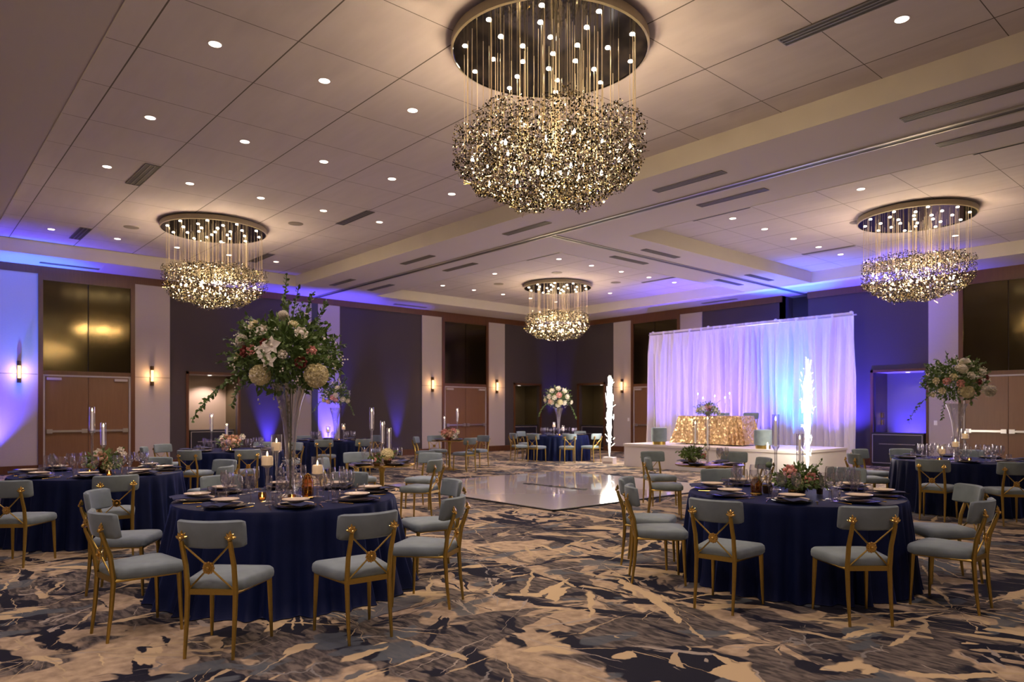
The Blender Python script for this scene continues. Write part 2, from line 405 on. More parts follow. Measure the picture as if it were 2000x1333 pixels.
# pale fabric panels
def panels(fn, wall, segs):
    for a, b in segs:
        m = MB(); fn(m, a, b, 0, .03, .20, 2.395); fn(m, a, b, 0, .03, 2.405, 4.84); st('fabric_panel', m, M_walll, parent=wall)
panels(fL, wl, [(YN, 2.66), (4.78, 5.64), (9.0, 9.72), (9.92, 10.67), (13.80, 14.64), (16.76, 17.59)])
panels(fB, wb, [(-17.34, -16.48), (-14.36, -13.49)])
panels(fB, wb2, [(-6.62, -5.92), (-3.80, -2.9), (.2, XR)])
# cornice and baseboard
def strips(fn, a, b, opens, tag_):
    m = MB(); fn(m, a, b, 0, .05, 4.84, 5.03); st('trim_'+tag_, m, M_woodf)
    m = MB(); cur = a
    for o in sorted(opens): fn(m, cur, o[0]-.06, 0, .045, 0, .20); cur = o[1]+.06
    fn(m, cur, b, 0, .045, 0, .20); st('baseboard_'+tag_, m, M_woodf)
strips(fL, YN, YB, [(2.72, 4.72)]+[(6.12, 7.48)]+[(14.70, 16.70)]+[(18.12, 19.48)], 'left')
strips(fB, XL, -10.66, [(-19.16, -17.83), (-16.42, -14.42)], 'back')
strips(fB, -9.86, XR, [(-8.02, -6.67), (-5.86, -3.86)], 'back_right')
# double doors with bronze transoms
def door(k, fn, a, b, wall, mirror=False):
    t = bpy.data.objects.new('door_%d' % k, None); C.objects.link(t); t['kind'] = 'structure'
    m = MB(); fn(m, a-.06, a+.04, 0, .07, 0, 4.84); fn(m, b-.04, b+.06, 0, .07, 0, 4.84); fn(m, a, b, 0, .06, 4.70, 4.84); fn(m, a, b, 0, .055, 2.40, 2.50); m_ = st('frame', m, M_woodf, parent=t)
    m = MB(); fn(m, a+.04, a+.08, 0, .05, 0, 2.38); fn(m, b-.08, b-.04, 0, .05, 0, 2.38); fn(m, a+.04, b-.04, 0, .05, 2.36, 2.40); st('steel_frame', m, M_steelp, parent=t)
    c = (a+b)/2
    for x0, x1, sg in ((a+.09, c-.005, 1), (c+.005, b-.09, -1)):
        m = MB(); fn(m, x0, x1, -.01, .035, .01, 2.355); lf = st('door_leaf', m, M_woodd, parent=t)
        m = MB(); fn(m, x0+.04, x1-.04, .05, .085, .985, 1.035); fn(m, x0+.02, x0+.14, .03, .09, .96, 1.06) ; fn(m, x1-.14, x1-.02, .03, .09, .96, 1.06); st('push_bar', m, M_steel, parent=lf)
        m = MB(); xx = x0+.03 if sg > 0 else x1-.33; fn(m, xx, xx+.30, .035, .09, 2.27, 2.33); st('door_closer', m, M_steelp, parent=lf)
    for x0, x1 in ((a+.04, c-.012), (c+.012, b-.04)):
        m = MB(); fn(m, x0, x1, 0, .03, 2.50, 4.70); st('transom_panel', m, M_trans, parent=t)
    return t
door(1, fL, *doorL[0], wl); door(2, fL, *doorL[1], wl); door(3, fB, *doorB[0], wb); door(4, fB, *doorB[1], wb2)
# ceiling: soffit with three trays
trays = [(-18.95, -1.05, 1.50, 8.56, M_tileA), (-18.90, -11.03, 11.10, 18.93, M_tileB), (-9.07, -1.05, 11.10, 18.93, M_tileB)]
m = MB()
m.bb(XL-.2, XR+.2, YN-.2, 1.50, ZS, ZS+.3); m.bb(XL-.2, -18.95, 1.50, 8.56, ZS, ZS+.3); m.bb(-1.05, XR+.2, 1.50, 8.56, ZS, ZS+.3)
m.bb(XL-.2, XR+.2, 8.56, 11.10, ZS, ZS+.3); m.bb(XL-.2, -18.90, 11.10, 18.93, ZS, ZS+.3); m.bb(-11.03, -9.07, 11.10, 18.93, ZS, ZS+.3)
m.bb(-1.05, XR+.2, 11.10, 18.93, ZS, ZS+.3); m.bb(XL-.2, XR+.2, 18.93, YB+.8, ZS, ZS+.3)
ceil = st('ceiling', m, M_soff)
for x0, x1, y0, y1, mt in trays:
    m = MB(); m.bb(x0-.05, x1+.05, y0-.05, y1+.05, ZT, ZT+.05); st('tray_panels', m, mt, parent=ceil)
    m = MB(); t = .012
    for q in ((x0, x0+t, y0, y1), (x1-t, x1, y0, y1), (x0, x1, y0, y0+t), (x0, x1, y1-t, y1)): m.bb(*q, ZS-.004, ZT)
    st('tray_fascia', m, M_fascia, parent=ceil)
# partition tracks
m = MB(); m.bb(XL, XR, 9.80, 9.90, ZS-.012, ZS); m.cur = 1; m.bb(XL, XR, 9.75, 9.80, ZS-.018, ZS); m.bb(XL, XR, 9.90, 9.93, ZS-.018, ZS)
st('trim_1', m, [M_slot, M_alu])
m = MB(); m.bb(-10.08, -10.0, 9.93, YB+.6, ZS-.012, ZS); m.cur = 1; m.bb(-10.12, -10.08, 9.93, YB+.6, ZS-.018, ZS); m.bb(-10.0, -9.97, 9.93, YB+.6, ZS-.018, ZS)
st('trim_2', m, [M_slot, M_alu])
m = MB(); m.bb(XL, XL+.05, 9.72, 9.92, 0, 4.84); st('trim_3', m, pm('partition_jamb', (.03, .03, .05), .5))

# ------------------------------------------------------------------ ceiling fittings
def dirwords(x, y):
    return ('near' if y < 9 else 'far')
def downproto():
    t = thing('recessed_downlight', '', '')
    m = MB(); m.lathe([(.062, 0), (.074, -.004), (.076, .0)], 24); m.build('trim_ring', M_steelp, t)
    m = MB(); m.disc((0, 0, -.003), (0, 0, -1), .062, 24); m.build('lens', M_downl, t, smooth=False)
    return Proto(t)
DLp = downproto()
dls = [(x, y) for x in (-7.55, -10.0, -12.45) for y in (2.53, 3.76, 4.97, 6.18, 7.40)] + [(-17.5, 2.52), (-17.5, 3.76), (-17.5, 7.38), (-2.64, 7.40), (-5.1, 2.53), (-2.64, 2.53), (-2.64, 4.97), (-17.5, 5.0), (-17.5, 6.2)]  # the one in the near chandelier's column is unseen, added as fill light
dls += [(-15.0, 12.58)]+[(x, y) for x in (-12.49, -17.46) for y in (12.58, 13.79, 15.0, 16.22, 17.43)]+[(-15.0, 17.45)]
dls += [(-5.12, 12.52), (-5.12, 17.38)]+[(-7.58, y) for y in (12.52, 13.75, 15.0, 16.2, 17.36)]+[(-2.64, 12.52), (-2.64, 15), (-2.64, 17.4)]
xn = {}
rowname = {2.5: 'first', 3.8: 'second', 5.0: 'third', 6.2: 'fourth', 7.4: 'fifth', 12.5: 'first', 12.6: 'first', 13.8: 'second', 15.0: 'third', 16.2: 'fourth', 17.4: 'fifth', 17.5: 'fifth'}
coln = {-2.6: 'right-edge', -5.1: 'right chandelier', -7.6: 'middle', -10.0: 'centre-left', -12.4: 'left', -12.5: 'left', -15.0: 'left chandelier', -17.5: 'left-most'}
colf = {-2.6: 'right-edge', -5.1: 'right chandelier', -7.6: 'left', -12.5: 'right', -15.0: 'chandelier', -17.5: 'left-most'}
for i, (x, y) in enumerate(dls):
    tr = 'near long ceiling tray' if y < 9 else ('far left ceiling tray' if x < -10.5 else 'far right ceiling tray')
    cn = (coln if y < 9 else colf).get(round(x, 1), 'middle'); rn = rowname.get(round(y, 1), 'third')
    o = DLp.put((x, y, ZT-.001), 0, 'round recessed downlight, %s from the front in the %s row, %s' % (rn, cn, tr), 'ceiling light', 'recessed downlights in the ceiling trays')
    light('downlight_lamp', 'SPOT', (0, 0, -.03), DL_W, DOWN, o, spot_size=math.radians(105), spot_blend=.7, shadow_soft_size=.06)
    assert True
for i, (x, y) in enumerate([(-4.6, -.9), (-2.2, -.9), (.3, -.9), (-4.6, .7), (-2.2, .7), (.3, .7), (1.2, 3.2), (1.2, 6.0), (-6.8, -.9)]):  # unseen downlights added to brighten the chair backs and near side
    o = DLp.put((x, y, ZS-.001), 0, 'added unseen fill downlight in the low ceiling behind the viewpoint, number %s from the left' % ['one', 'two', 'three', 'four', 'five', 'six', 'seven', 'eight', 'nine'][i], 'ceiling light', 'added fill downlights behind the viewpoint')
    light('downlight_lamp', 'SPOT', (0, 0, -.03), DL_W*.9, DOWN, o, spot_size=math.radians(130), spot_blend=.8, shadow_soft_size=.06)
def vent(loc, L, wd, rz, label, nsl=3):
    t = thing('ceiling_vent', label, 'air vent', loc, rz, 'linear air vents in the ceiling')
    m = MB(); m.bb(-L/2, L/2, -wd/2, wd/2, -.006, 0); m.build('backing', M_slot if nsl > 1 else M_black, t, smooth=False)
    m = MB(); e = .012
    m.bb(-L/2-e, L/2+e, -wd/2-e, -wd/2, -.012, 0); m.bb(-L/2-e, L/2+e, wd/2, wd/2+e, -.012, 0); m.bb(-L/2-e, -L/2, -wd/2, wd/2, -.012, 0); m.bb(L/2, L/2+e, -wd/2, wd/2, -.012, 0)
    m.build('frame', M_vent, t, smooth=False)
    m = MB()
    for i in range(1, nsl+1):
        yy = -wd/2+wd*i/(nsl+1); m.bb(-L/2, L/2, yy-.008, yy+.008, -.011, -.004)
    m.build('louvre', M_vent, t, smooth=False)
    return t
Lv = 1.22
sv = [(-6.32, 9.18, 0, 'on the beam before the big chandelier'), (-6.32, 10.40, 0, 'behind the ceiling track under the big chandelier'), (-10.0, 9.18, 0, 'on the beam in the middle of the room'),
      (-13.75, 9.18, 0, 'on the beam left of centre, near side'), (-13.75, 10.42, 0, 'behind the ceiling track left of centre'), (-2.65, 9.18, 0, 'on the beam at the right edge'), (-2.65, 10.40, 0, 'behind the track at the right edge'),
      (-17.5, 9.24, 0, 'on the beam close to the left wall, near side'), (-17.5, 10.44, 0, 'on the beam close to the left wall, far side'),
      (-10.50, 12.9, PI/2, 'left of the branching ceiling track, nearer'), (-9.60, 12.9, PI/2, 'right of the branching ceiling track, nearer'),
      (-10.50, 17.15, PI/2, 'left of the branching ceiling track, farther'), (-9.60, 17.15, PI/2, 'right of the branching ceiling track, farther'),
      (-19.87, 13.0, PI/2, 'over the dark left wall'), (-19.87, 3.25, PI/2, 'over the doors of the left wall'), (-12.5, 19.85, 0, 'over the back wall left of the drape')]
for x, y, r, d in sv: vent((x, y, ZS-.001), Lv, .14, r, 'long grey air vent '+d)
tv = [(-7.57, 12.04, .07, 'front of the far right tray'), (-3.0, 6.92, .16, 'near tray right of the big chandelier'), (-12.5, 12.04, .07, 'front of the far left tray'), (-7.57, 16.66, .07, 'back of the far right tray'),
      (-12.5, 6.87, .16, 'near tray right of the left chandelier'), (-12.5, 3.05, .2, 'near tray left side between downlights'), (-17.5, 3.05, .2, 'near tray by the left wall'), (-17.3, 6.92, .16, 'near tray beyond the left chandelier'), (-12.5, 16.72, .07, 'back of the far left tray'), (-2.7, 12.04, .09, 'far right tray at the right edge')]
for x, y, wd, d in tv: vent((x, y, ZT-.001), Lv, wd, 0, 'dark slot air vent in the '+d, 2 if wd > .1 else 1)
for x, y, d in [(-16.2, 3.74, 'left of the left chandelier'), (-13.68, 6.18, 'right of the left chandelier'), (-13.76, 13.78, 'before the far chandelier'), (-16.13, 13.68, 'left of the far chandelier'), (-13.64, 16.13, 'right of the far chandelier'), (-6.06, 14.65, 'left of the right chandelier')]:
    m = MB(); m.lathe([(0.001, -.012), (.12, -.012), (.145, -.008), (.15, 0)], 28); o = m.build('ceiling_speaker', pm('speaker_grille', (.22, .19, .18), .7)); o.location = (x, y, ZT-.001)
    tag(o, 'round flush ceiling speaker '+d, 'speaker', 'round ceiling speakers')

# ------------------------------------------------------------------ chandeliers
def chandelier_proto():
    t = thing('chandelier', '', '')
    # canopy, origin at ceiling
    m = MB(); m.lathe([(1.0, -.02), (1.02, -.03), (1.02, -.12), (1.0, -.13)], 64); m.build('canopy_rim', M_rim, t)
    m = MB(); m.lathe([(.001, -.115), (.6, -.115), (.995, -.118), (1.0, -.128)], 64); m.build('canopy', M_canopy, t)
    m = MB(); m.lathe([(.97, 0), (.97, -.05)], 40); m.build('canopy_plenum', M_black, t)
    rnd = random.Random(3)
    sp = [(rr*math.cos(a+o_), rr*math.sin(a+o_)) for rr, n_, o_ in ((.88, 10, .1), (.60, 8, .35), (.32, 6, .0)) for a in [2*PI*k/n_ for k in range(n_)]] + [(0.03, .02)]
    sm = None
    for (x, y) in sp:
        if sm is None:
            mm = MB(); mm.sphere((0, 0, 0), .027, 12, 6, (1, 1, .45)); sm = mm.mesh('spot_head', M_spot)
        o = bpy.data.objects.new('spot_head', sm); C.objects.link(o); o.parent = t; o.location = (x, y, -.120)
    m = MB()
    for i in range(62):
        a = rnd.uniform(0, 2*PI); r = .93*math.sqrt(rnd.uniform(.02, 1)); x, y = r*math.cos(a), r*math.sin(a)
        m.path([(x, y, -.12), (x+rnd.uniform(-.01, .01), y, -.97-rnd.uniform(0, .2))], .0032, 4, False)
    for (x, y) in sp: m.path([(x+.03, y, -.12), (x+.03, y, -1.1)], .005, 4, False)
    m.build('hanging_cables', M_cable, t)['kind'] = 'stuff'
    # cloud of metal leaves
    def inside():
        while True:
            x, y = rnd.uniform(-1, 1), rnd.uniform(-1, 1); r = math.hypot(x, y)
            a = math.atan2(y, x); rim = .97+.05*math.sin(a*7+1)+.03*math.sin(a*13)
            if r < rim: break
        zt = -.86-.07*(r**3)+.04*math.sin(x*9+y*5)+.02*math.sin(y*21); zb = -1.67+.36*(r**3)+.05*math.sin(x*8)*math.cos(y*7)+.02*math.sin(x*23+y*17)
        if rnd.random() < .55:   # more towards the skin
            z = zb+abs(rnd.gauss(0, .1)) if rnd.random() < .68 else zt-abs(rnd.gauss(0, .08))
            z = min(max(z, zb), zt)
        else: z = rnd.uniform(zb, zt)
        return x, y, z
    for nm, mt, cnt in (('smoky_leaf_cloud', M_leafm, 7600), ('black_leaf_cloud', M_leafk, 12500), ('champagne_leaf_cloud', M_leafc, 2600)):
        m = MB()
        for i in range(cnt):
            p = inside(); m.disc(p, (rnd.gauss(0, 1), rnd.gauss(0, 1), rnd.gauss(0, 1)), rnd.uniform(.0065, .0125), 5)
        o = m.build(nm, mt, t, smooth=False); o['kind'] = 'stuff'
    m = MB()
    for i in range(900):
        p = Vector(inside()); d = Vector((rnd.gauss(0, 1), rnd.gauss(0, 1), rnd.gauss(0, .7))).normalized()*rnd.uniform(.04, .1)
        m.path([p, p+d], .0018, 3, False)
    m.build('wire_branches', M_golds, t)['kind'] = 'stuff'
    bm_ = None
    for k in range(22):
        a = k*2.4; r = .86*math.sqrt((k+.5)/22); z = -1.16-.22*(1-r*r)+.09*math.sin(k*2.1)
        if bm_ is None:
            mm = MB(); mm.lathe([(.001, -.02), (.010, -.015), (.013, -.002), (.010, .012), (.004, .026), (.001, .034)], 8); bm_ = mm.mesh('bulb', M_bulb)
        o = bpy.data.objects.new('bulb', bm_); C.objects.link(o); o.parent = t; o.location = (r*math.cos(a), r*math.sin(a), z)
    for k in range(7):
        a = k*2*PI/6; r = .55 if k < 6 else 0
        light('chandelier_lamp', 'POINT', (r*math.cos(a), r*math.sin(a), -1.22), CH_W, WARM, t, shadow_soft_size=.03)
    return Proto(t)
CHp = chandelier_proto()
for x, y, d in [(-5.22, 5.12, 'big sputnik-like leaf chandelier hanging nearest the camera, top centre'), (-14.95, 5.0, 'round leaf chandelier hanging at the left near the left wall'), (-15.0, 15.05, 'small looking leaf chandelier hanging farthest away, over the far corner'), (-5.05, 14.85, 'leaf chandelier hanging at the right in front of the back wall')]:
    CHp.put((x, y, ZT), random.uniform(0, 6) if x != -5.22 else .3, d.replace('sputnik-like', 'round'), 'chandelier', 'leaf cloud chandeliers')

# ------------------------------------------------------------------ wall fittings
def sconce(fn, u, label, rot, loc):
    t = thing('wall_sconce', label, 'wall light', loc, rot, 'bronze wall sconces')
    m = MB(); m.bb(-.045, .045, 0, .02, -.26, .26); m.path([(0, .055, -.26), (0, .055, -.15)], .042, 14); m.path([(0, .055, .15), (0, .055, .26)], .042, 14); m.build('bracket', M_bronze, t)
    m = MB(); m.path([(0, .055, -.15), (0, .055, .15)], .034, 14); m.build('glass_tube', M_sconce, t)
    light('sconce_lamp', 'POINT', (0, .14, 0), 5, (1, .55, .22), t, shadow_soft_size=.05)
for u, d in [(2.28, 'at the far left edge'), (5.19, 'right of the left wall front doors'), (14.22, 'left of the left wall far doors'), (17.17, 'right of the left wall far doors')]:
    sconce(fL, u, 'glowing bronze wall sconce '+d, -PI/2, (XL+.03, u, 2.44))
for u, d in [(-16.9, 'on the back wall beside the left spark fountain'), (-13.9, 'on the back wall behind the white drape')]:
    sconce(fB, u, 'glowing bronze wall sconce '+d, PI, (u, YB-.03, 2.44))
for x, y, z, r, d in [(-6.45, YB-.03, 1.2, PI, 'right of the blue alcove'), (-16.62, YB-.03, 1.2, PI, 'left of the back wall doors')]:
    t = thing('light_switch', 'white wall switch plate '+d, 'switch', (x, y, z), r)
    m = MB(); m.bb(-.04, .04, 0, .008, -.06, .06); m.build('plate', M_switch, t, smooth=False); m = MB(); m.bb(-.015, .015, .008, .014, -.025, .025); m.build('rocker', M_switch, t, smooth=False)
# alcove contents
def cabinet(loc, rz, w_, d_, h_, label):
    t = thing('service_cabinet', label, 'cabinet', loc, rz)
    m = MB(); m.bb(-w_/2, w_/2, -d_/2, d_/2, .06, h_-.03); m.build('body', M_cab, t, smooth=False)
    m = MB(); m.bb(-w_/2-.01, w_/2+.01, -d_/2-.01, d_/2+.01, h_-.03, h_); m.build('top', M_cab, t, smooth=False)
    m = MB(); m.bb(-w_/2+.02, w_/2-.02, -d_/2+.02, d_/2-.02, 0, .06); m.build('plinth', M_black, t, smooth=False)
    m = MB(); y = -d_/2-.004
    for a, b, e, f in ((-w_/2+.02, w_/2-.02, .09, .105), (-w_/2+.02, w_/2-.02, h_-.06, h_-.045), (-w_/2+.02, -w_/2+.035, .09, h_-.045), (w_/2-.035, w_/2-.02, .09, h_-.045)): m.bb(a, b, y-.006, y+.006, e, f)
    m.build('front_trim', M_steelp, t, smooth=False)
    m = MB(); m.bb(-w_/2+.2, w_/2-.2, y-.01, y+.004, h_*.66, h_*.66+.012); m.build('handle', M_steelp, t, smooth=False)
cabinet((-7.35, YB+.10, 0), 0, 1.3, .5, .92, 'dark low cabinet standing in the blue-lit alcove')
cabinet((XL-.35, 6.8, 0), PI/2, 1.2, .5, .98, 'dark low cabinet in the warm left wall alcove')
cabinet((XL-.35, 18.8, 0), PI/2, 1.2, .5, .95, 'dark low cabinet in the far left corner alcove')
cabinet((-18.5, YB+.35, 0), 0, 1.2, .5, .95, 'dark low cabinet in the back wall corner alcove')
m = MB()
for z in (1.32, 1.12):
    for dx in (0, .1): m.bb(-8.01, -7.98, YB+.55+dx, YB+.60+dx, z, z+.14)
tag(m.build('alcove_door_handle', M_golds, smooth=False), 'small gold pulls on the dark side of the blue alcove', 'handles')
for loc, d in [((XL-.5, 6.85, 2.53), 'warm left wall alcove'), ((XL-.5, 18.8, 2.53), 'far left corner alcove'), ((-18.4, YB+.5, 2.53), 'back wall corner alcove'), ((-7.3, YB+.5, 2.57), 'blue-lit alcove')]:
    t = thing('alcove_downlight', 'small round downlight in the lid of the '+d, 'ceiling light', loc, 0, 'alcove downlights')
    m = MB(); m.disc((0, 0, -.004), (0, 0, -1), .06, 20); m.build('lens', M_downl, t, smooth=False)
    m = MB(); m.lathe([(.06, 0), (.072, -.006), (.075, 0)], 20); m.build('trim_ring', M_steelp, t)
    light('alcove_lamp', 'SPOT', (0, 0, -.03), 45 if 'warm' in d else 3, DOWN, t, spot_size=2.2, spot_blend=.5, shadow_soft_size=.05)

# ------------------------------------------------------------------ uplights
def uplight(x, y, aim, label, e=UP_W, col=BLUE, size=50):
    t = thing('uplight', label, 'uplight', (x, y, 0), 0, 'floor uplights washing the walls')
    m = MB(); m.lathe([(.001, .02), (.09, .02), (.10, .03), (.10, .15), (.09, .16), (.085, .15)], 18); m.build('housing', M_black, t)
    m = MB(); m.disc((0, 0, .152), (0, 0, 1), .085, 18); m.build('lens', pm('blue_lens', (.05, .05, .3), .3, emis=col, es=3), t, smooth=False)
    light('uplight_lamp', 'SPOT', (0, 0, .17), e, col, t, aim=aim, spot_size=math.radians(size), spot_blend=.9, shadow_soft_size=.06)
uplight(XL+.35, 1.55, (-.10, .05, 1), 'blue uplight on the floor at the left edge of the left wall', UP_W*2.2, BLUE, 80)
uplight(XL+.6, 2.2, (-.04, .05, 1), 'second blue uplight aimed at the soffit by the left wall', UP_W*2.2, CYAN, 36)
uplight(XL+.17, 8.35, (-.03, 0, 1), 'blue uplight behind the tall vase at the left wall', UP_W*1.3, BLUE, 44)
uplight(XL+.19, 10.28, (-.03, 0, 1), 'blue uplight under the pale panel by the partition jamb', UP_W*2.2, BLUE, 50)
uplight(XL+.17, 12.8, (-.03, 0, 1), 'blue uplight on the dark left wall behind the tall candles', UP_W*.7, BLUE, 34)
uplight(XL+.45, YB-.45, (-.07, .07, 1), 'blue uplight in the far corner behind the round table', UP_W*.5, BLUE, 34)
for i, (x, e, c) in enumerate([(-14.0, .35, VIOLET), (-12.8, .8, BLUE), (-11.6, .8, VIOLET), (-10.5, 1.3, BLUE), (-9.5, 1.1, CYAN), (-8.5, .55, VIOLET)]):
    uplight(x, 18.1, (0, .26, 1), ['violet', 'blue', 'violet', 'blue', 'cyan', 'violet'][i]+' uplight at the foot of the white drape, '+['far left', 'second from left', 'middle left', 'middle right', 'second from right', 'far right'][i], UP_W*e, c, 76)
uplight(-9.9, 19.7, (0.02, -.16, 1), 'cyan uplight behind the drape aimed at the ceiling', UP_W*3.4, CYAN, 38)
uplight(-8.6, 19.8, (.10, .04, 1), 'blue uplight behind the right end of the drape', UP_W*2.6, BLUE, 75)
uplight(-7.35, YB+.72, (0, .02, 1), 'blue uplight inside the alcove behind the cabinet', UP_W*.8, BLUE, 90)
uplight(-11.6, 19.75, (0, .02, 1), 'blue uplight behind the middle of the drape', UP_W*.7, BLUE, 60)

# ------------------------------------------------------------------ dance floor, stage, drape, fountains
t = thing('dance_floor', 'glossy white square dance floor with black edge in the middle', 'dance floor', (0, 0, 0))
m = MB(); m.bb(-12.30, -7.52, 7.47, 12.40, .002, .022); m.build('panel', M_dance, t, smooth=False)
m = MB(); e = .05
for q in ((-12.35, -7.47, 7.42, 7.47), (-12.35, -7.47, 12.40, 12.45), (-12.35, -12.30, 7.42, 12.45), (-7.52, -7.47, 7.42, 12.45)): m.bb(*q, .001, .02)
m.build('edge_ramp', M_edge, t, smooth=False)
a0, a1 = P(1022, 944, .027), P(1146, 957, .027); m = MB(); rr = random.Random(4); pts = []
d = (a1-a0); nn = Vector((-d.y, d.x, 0)).normalized()
for k in range(150):
    s_ = k/149; pts.append(a0+d*(s_+.012*math.sin(s_*95))+nn*(.10*math.sin(s_*75)*(.4+.6*abs(math.sin(s_*9)))))
def ribbon(m, pts, w_):
    vs = []; 
    for i, p in enumerate(pts):
        tt = (pts[min(i+1, len(pts)-1)]-pts[max(0, i-1)]).normalized(); q = Vector((-tt.y, tt.x, 0))*w_*(.35+.65*abs(math.sin(i*.37)))
        vs += [p+q, p-q]
    m.add(vs, [(2*i, 2*i+1, 2*i+3, 2*i+2) for i in range(len(pts)-1)])
ribbon(m, pts, .045); m.build('script_monogram', M_edge, t, smooth=False)['label'] = 'black handwritten script line'

t = thing('stage', 'low white stage platform in front of the white drape', 'stage', (0, 0, 0))
m = MB(); m.bb(-12.45, -7.45, 15.03, 17.45, .56, .62); m.build('deck', M_stage, t, smooth=False)
m = MB(); m.bb(-12.43, -7.47, 15.05, 17.43, .0, .56); m.build('skirt', M_stage, t, smooth=False)

# drape
t = thing('pipe_and_drape', 'white sheer drape backdrop with folds hanging behind the stage', 'drape', (0, 0, 0))
m = MB(); x0, x1, yy, zz = -14.62, -7.95, 19.05, 4.12; n_ = 900; rows = [0.02, .6, 1.4, 2.4, 3.4, 3.93, 3.97, 4.10, 4.13]
rr = random.Random(9); ph = [rr.uniform(0, 6) for _ in range(8)]
for ri, z in enumerate(rows):
    for i in range(n_+1):
        s_ = i/n_; x = x0+(x1-x0)*s_
        amp = .10 if z < 3.9 else (.018 if z > 3.95 else .02)
        k_ = math.sin(s_*2*PI*31+ph[0]+1.6*math.sin(s_*19+ph[1]))*.6+math.sin(s_*2*PI*57+ph[2]+2.2*math.sin(s_*11))*.35+math.sin(s_*2*PI*13+ph[3])*.5
        dx = .10*(1-z/4.1)*(1 if s_ > .985 else 0)-.14*(1-z/4.1)*(1 if s_ < .02 else 0)+.03*math.sin(z*1.3+s_*30)
        m.v.append((x+dx, yy+amp*k_*(1+.25*math.sin(z+s_*40)), z))
for r in range(len(rows)-1):
    for i in range(n_): a = r*(n_+1)+i; m.f.append((a, a+1, a+n_+2, a+n_+1)); m.mi.append(0)
m.build('curtain', M_drape, t)
m = MB()
m.path([(x0-.05, yy, 4.05), (x1+.05, yy, 4.05)], .02, 8)
m.build('crossbar', M_steel, t)
for xx in (x0+.10, (x0*2+x1)/3, (x0+2*x1)/3, x1-.10):
    m = MB(); m.path([(xx, yy+.10, 0), (xx, yy+.10, 4.15)], .02, 8); m.bb(xx-.22, xx+.22, yy-.08+.1, yy+.28+.1, 0, .012); m.build('upright', M_steel, t)
    m = MB(); m.sphere((xx, yy+.02, 4.12), .045, 10, 6, (1.2, .8, 1)); m.build('fabric_tie', M_drape, t)

def fountain(loc, htop, label, l2, seed):
    t = thing('spark_machine', label, 'spark machine', loc, .3)
    m = MB(); m.bb(-.16, .16, -.13, .13, .0, .2); m.build('housing', M_stage, t, smooth=False)
    m = MB(); m.bb(-.14, .14, -.135, -.129, .03, .08); m.build('vent_grille', M_steelp, t, smooth=False)
    m = MB(); m.lathe([(.05, .2), (.05, .225), (.03, .225)], 14); m.build('nozzle', M_steel, t)
    rnd = random.Random(seed); m = MB()
    for i in range(620):
        h0 = rnd.random()**1.15*(htop-.25)*.90; L = rnd.uniform(.10, .34)*(1 if h0 < 1.6 else .7); a = rnd.uniform(0, 2*PI)
        rad = (.006+.062*min(1, h0/1.3))*abs(rnd.gauss(0, .55))
        if h0 > 1.7: rad *= .7
        sl = rnd.gauss(0, .03)+.05
        p0 = Vector((rad*math.cos(a), rad*math.sin(a), .22+h0)); p1 = p0+Vector((math.cos(a)*sl*L, math.sin(a)*sl*L, L))
        m.path([p0, (p0+p1)/2, p1], [.001, rnd.uniform(.003, .008), .001], 4, False)
    for i in range(46):
        z = rnd.uniform(.5, htop-.3); a = rnd.uniform(0, 2*PI); r0 = rnd.uniform(.05, .14)
        p0 = Vector((r0*math.cos(a), r0*math.sin(a), z)); p1 = p0+Vector((rnd.gauss(0, .05), rnd.gauss(0, .05), rnd.uniform(.02, .16)))
        m.path([p0, (p0+p1)/2, p1], [.001, .004, .001], 4, False)
    o = m.build('spark_fountain', M_spark); o.location = loc; tag(o, l2, 'sparks', kind='stuff')
    light('spark_lamp', 'POINT', (0, 0, 1.2), 55, (1, .86, .70), o, shadow_soft_size=.25)
fountain((-13.19, 15.32, 0), 2.58, 'small white spark machine on the floor left of the stage', 'white column of cold sparks left of the stage', 1)
pf = PD(1577, 14.9); fountain((pf.x, pf.y, 0), 2.75, 'small white spark machine on the floor right front of the stage', 'white column of cold sparks in front of the drape at right', 2)

